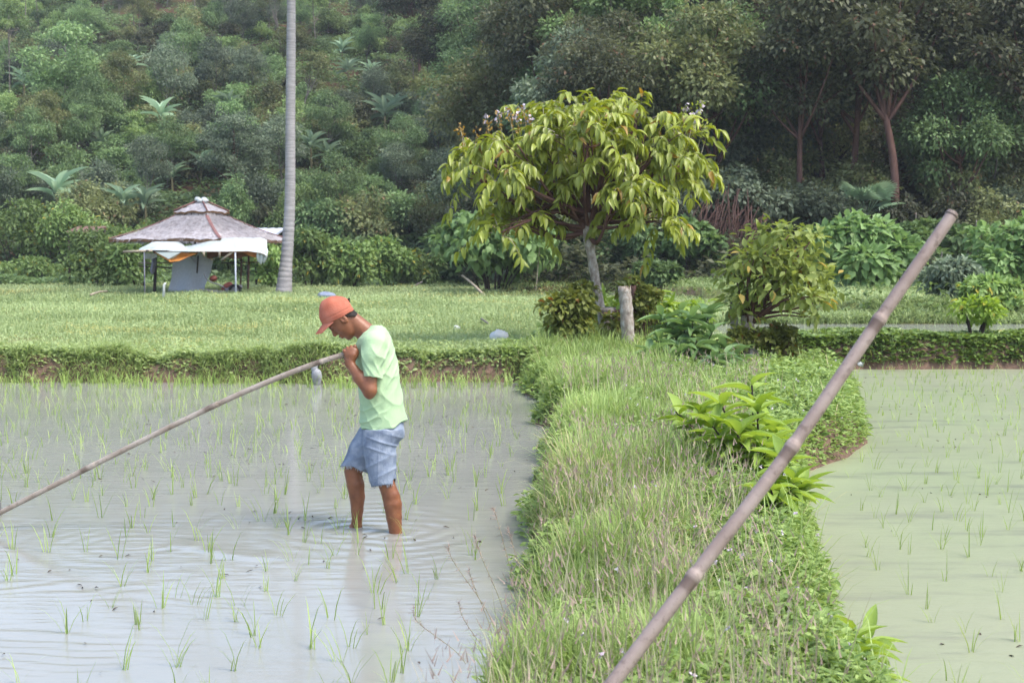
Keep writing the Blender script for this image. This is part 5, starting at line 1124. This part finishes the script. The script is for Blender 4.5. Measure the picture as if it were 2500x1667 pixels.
# the bund: fine grass on the left, herbs on the right
def bund_pts(n, y0=2.6, y1=22.5, lo=-.06, hi=1.06, pw=1.5):
    Y = y0 + (y1 - y0) * R.random(n) ** pw; u = R.uniform(lo, hi, n); X = XL(Y) + (XR(Y) - XL(Y)) * u; return X, Y, u
X, Y, u = bund_pts(150000); nz = fbm(X * .9, Y * .9); d = np.minimum(u, 1 - u) * (XR(Y) - XL(Y)); ok = terr(X, Y) > .02; gr = ok & (R.random(len(X)) < np.clip(1.15 - 1.25 * sstep(.40, .72, u + .14 * nz) , .04, 1))
A = Acc(); a, b = X[gr], Y[gr]; m = len(a); hh = np.clip(.16 + .10 * nz[gr] + .09 * fbm(a * 2.6, b * 2.2), .04, .45) * R.uniform(.5, 1.4, m) * (.55 + .45 * sstep(0, .35, d[gr])); wd = .0042 + .00045 * b
t = np.clip(.45 + .45 * fbm(a * 1.9, b * 1.6) + R.uniform(-.3, .3, m), 0, .85); t = np.where(R.random(m) < .03 + .22 * sstep(.1, .7, fbm(a * .9 + 8, b * .8)), .96, t); pos = np.stack([a, b, terr(a, b) - .01], -1); s3 = R.integers(0, 3, m)
for i, tpl in enumerate((BLADE, STRAIGHT, WEEP)): blades(A, pos[s3 == i], hh[s3 == i] * 1.35, wd[s3 == i], tpl, .55, t[s3 == i])
tag(A.obj("bund_grass", F_BUND), "long fine yellow green grass covering the left of the bund", "grass", kind='stuff')
A = Acc(); hb = ok & (R.random(len(X)) < np.clip(.26 + .95 * sstep(.42, .8, u + .12 * nz) + .2 * (nz > .1) + .5 * (Y > 16) + .5 * (u < .12), 0, .9)); a, b = X[hb], Y[hb]; m = len(a)
pos = np.stack([a, b, terr(a, b) + R.random(m) ** .8 * np.clip(.10 + .07 * fbm(a * 2, b * 2), .03, .24)], -1); s2 = R.random(m) < .5
l = (.026 + .0022 * b) * R.uniform(.6, 1.4, m); flatleaves(A, pos[s2], l[s2], l[s2] * .42, LEAF, .9); flatleaves(A, pos[~s2], l[~s2] * 1.1, l[~s2] * .55, LEAF, .5)
Yq = 3.2 + 19 * R.random(46000) ** 1.5; uq = R.uniform(.38, 1.14, 46000); Xq = XL(Yq) + (XR(Yq) - XL(Yq)) * uq; k = (terr(Xq, Yq) > -.03) & (R.random(46000) < sstep(.36, .62, uq + .14 * fbm(Xq * .9, Yq * .9))); Xq, Yq = Xq[k], Yq[k]; m = len(Xq)
l = (.030 + .0018 * Yq) * R.uniform(.6, 1.5, m); flatleaves(A, np.stack([Xq, Yq, np.maximum(terr(Xq, Yq), .01) + R.random(m) ** .7 * np.clip(.13 + .09 * fbm(Xq * 2.3, Yq * 2.3), .03, .3)], -1), l, l * .5, LEAF, .8)
Yq = 4.5 + 16 * R.random(9000) ** 1.3; Xq = XL(Yq) + R.uniform(-.22, .3, 9000); k = (terr(Xq, Yq) > -.12) & (fbm(Xq * .5, Yq * 1.4) > -.2); Xq, Yq = Xq[k], Yq[k]; m = len(Xq)
flatleaves(A, np.stack([Xq, Yq, np.maximum(terr(Xq, Yq), .01) + R.random(m) * .14], -1), (.035 + .002 * Yq) * R.uniform(.6, 1.3, m), .02 + .001 * Yq, LEAF, .7)
tag(A.obj("bund_herbs", F_HERB), "low leafy herbs covering the right of the bund", "herbs", kind='stuff')
# dry reddish seed stalks over the grass
A = Acc(); Xs, Ys, us = bund_pts(1500, 3.0, 16, .04, .72, 1.3); k = (terr(Xs, Ys) > .1) & (fbm(Xs * 1.1 + 5, Ys * .8) > -.25); Xs, Ys = Xs[k], Ys[k]; m = len(Xs); hs2 = R.uniform(.22, .52, m); pos = np.stack([Xs, Ys, terr(Xs, Ys)], -1)
blades(A, pos, hs2, .0028 + .0003 * Ys, STRAIGHT, .45)
tops = pos + np.stack([R.normal(size=m) * .05, R.normal(size=m) * .05, hs2 * .8], -1)
for j in range(4): A.inst(TRI, tops + R.normal(size=(m, 3)) * (.03, .03, .05), rdir(m) * .6 + UP, rdir(m), .045, .004 + .0004 * Ys, .96)
tag(A.obj("seed_stalks", F_DRY), "dry purplish grass stalks with fine seed heads standing above the bund grass", "grass", kind='stuff')
# arching grass stems with seed heads leaning over the water near the camera
def seedstem(pts, lab):
    w = [P(a, b, Y) for a, b, Y in pts]; q = np.array([*w[0][:2], 0]); q[2] = float(terr(q[0], q[1])); cv = curve(np.array(w) - q, 26); A = Acc(); A.tube(cv, np.linspace(.0022, .0009, 26), 5, .2, cap=False)
    k = R.integers(12, 26, 70); e = R.normal(size=(70, 3)) * .7 + (-.3, 0, .5); A.inst(TRI, cv[k], e, rdir(70), R.uniform(.015, .045, 70), .0024, .96); o = A.obj("grass_stem", F_DRY); o.location = tuple(q); tag(o, lab, "grass stem", "seeding grass stems over the water")
for i, (bx_, by_, tx, ty) in enumerate([(1240, 1640, 1095, 1330), (1255, 1640, 1160, 1310), (1200, 1690, 1120, 1470), (1270, 1600, 1205, 1240), (1180, 1700, 1010, 1480), (1290, 1560, 1240, 1290), (1215, 1660, 1145, 1390)]):
    Yb = 6.3 + rnd(-.2, .4); seedstem([(bx_, by_, Yb), (bx_ * .6 + tx * .4 + 12, by_ * .55 + ty * .45, Yb), (tx + 12, ty + 40, Yb), (tx, ty, Yb)], "thin reddish seeding grass stem leaning over the water from the bund")
# small pale flowers among the herbs
A = Acc(); Xf, Yf, uf = bund_pts(260, 3.5, 18, .25, 1.0, 1.1); pos = np.stack([Xf, Yf, terr(Xf, Yf) + R.uniform(.1, .22, 260)], -1); k = terr(Xf, Yf) > .1
for j in range(5): A.inst(LEAF, pos[k], rdir(k.sum()) + UP * .4, rdir(k.sum()) + UP, .016, .012, .5)
tag(A.obj("wild_flowers", F_PETAL), "tiny pale pink flowers scattered through the herbs of the bund", "flowers", kind='stuff')

# rice seedlings
def rice_proto(i):
    global R; keep = R; R = np.random.default_rng(500 + i); A = Acc(); n = 3 + i % 4; pos = np.stack([R.normal(size=n) * .012, R.normal(size=n) * .012, np.full(n, -.02)], -1)
    blades(A, pos, R.uniform(.11, .26, n), R.uniform(.004, .007, n), (BLADE, STRAIGHT, BLADE)[i % 3], .42, R.uniform(.1, .85, n)); me = A.mesh("rice_seedling", F_RICE); R = keep; return me
RP = [rice_proto(i) for i in range(12)]
spots = []
def inview(X, Y): return abs(X) < Y * FR + .3
y = 4.6
while y < 20:                      # wavering transplanted rows in the left paddy
    for x in np.arange(-8, .6, .235):
        X = x + rnd(-.085, .085) + .05 * math.sin(y); Y = y + rnd(-.1, .1)
        if X < XL(Y) - .22 and Y < YE(X) - .05 and inview(X, Y) and rnd(0, 1) < (.50 if Y < 11 else .75) and fbm(X * .4, Y * .4) > -.75: spots.append((X, Y, 0))
    y += .27
y = 5.5
while y < 22.2:
    for x in np.arange(1.2, 9, .27):
        X = x + .12 * (y - 14) * .16 + rnd(-.05, .05); Y = y + rnd(-.09, .09)
        if X > XR(Y) + .22 and inview(X, Y) and rnd(0, 1) < .8: spots.append((X, Y, 1))
    y += .3
spots.sort(key=lambda s: s[1]); nl = nr2 = 0; rest = []
for X, Y, sd in spots:
    if (sd == 0 and nl < 210) or (sd == 1 and nr2 < 90):
        nl += sd == 0; nr2 += sd == 1
        o = link("rice_seedling", RP[R.integers(0, 12)]); o.location = (X, Y, 0.0); o.rotation_euler = (0, 0, float(rnd(0, 6.28))); sc = float(rnd(.7, 1.2)) * (1 if sd == 0 else .9); o.scale = (sc, sc, sc)
        tag(o, "thin green rice seedling standing in the near part of the muddy left paddy" if sd == 0 else "thin green rice seedling standing in the near part of the green right paddy", "rice seedling", "rice seedlings in the left paddy" if sd == 0 else "rice seedlings in the right paddy")
    else: rest.append((X, Y))
A = Acc(); rs = np.array(rest)
for j in range(3): m = len(rs); blades(A, np.stack([rs[:, 0] + R.normal(size=m) * .015, rs[:, 1] + R.normal(size=m) * .015, np.full(m, -.02)], -1), R.uniform(.09, .22, m), .0035 + .00022 * rs[:, 1], BLADE, .3)
m = 380; X = R.uniform(-7.4, 1.2, m); Y = YE(X) - R.random(m) ** 1.6 * .9; k = X < XL(Y) - .1
for j in range(3): blades(A, np.stack([X[k] + R.normal(size=k.sum()) * .02, Y[k], np.full(k.sum(), -.02)], -1), R.uniform(.12, .28, k.sum()), .010, BLADE, .4)
tag(A.obj("far_rice", F_RICE), "rice seedlings thinning out towards the far edges of both paddies", "rice seedlings", kind='stuff')
# crumbs of weed and mud afloat
A = Acc(); n = 1100; X = R.uniform(-4, 8, n); Y = 6.0 + 15 * R.random(n); k = ((X < XL(Y) - .1) | (X > XR(Y) + .1)) & (fbm(X * .6, Y * 1.2) > .05)
th_ = np.stack([X, Y, np.full(n, .010)], -1)[k]; flatleaves(A, th_, R.uniform(.012, .05, k.sum()), .013, LEAF, .12); tag(A.obj("floating_debris", surf("wet_debris", [(.3, (.05, .035, .025)), (.7, (.13, .10, .07))], 9)), "dark crumbs of mud and weed floating on the paddies", "debris", kind='stuff')

# ------------------------------------------------------------------ damp air over the valley
A = Acc(); A.add([(x, y, z) for z in (-1.6, 150) for x, y in ((-330, -130), (330, -130), (330, 720), (-330, 720))], [(3, 2, 1, 0), (4, 5, 6, 7), (0, 1, 5, 4), (1, 2, 6, 5), (2, 3, 7, 6), (3, 0, 4, 7)])
m, nt, out = newmat("haze"); pv = nt.nodes.new("ShaderNodeVolumePrincipled"); pv.inputs['Density'].default_value = .00045; pv.inputs['Color'].default_value = (.86, .93, 1, 1); pv.inputs['Anisotropy'].default_value = .2
nt.links.new(pv.outputs[0], out.inputs['Volume']); tag(A.obj("haze", m, smooth=False), kind='stuff')
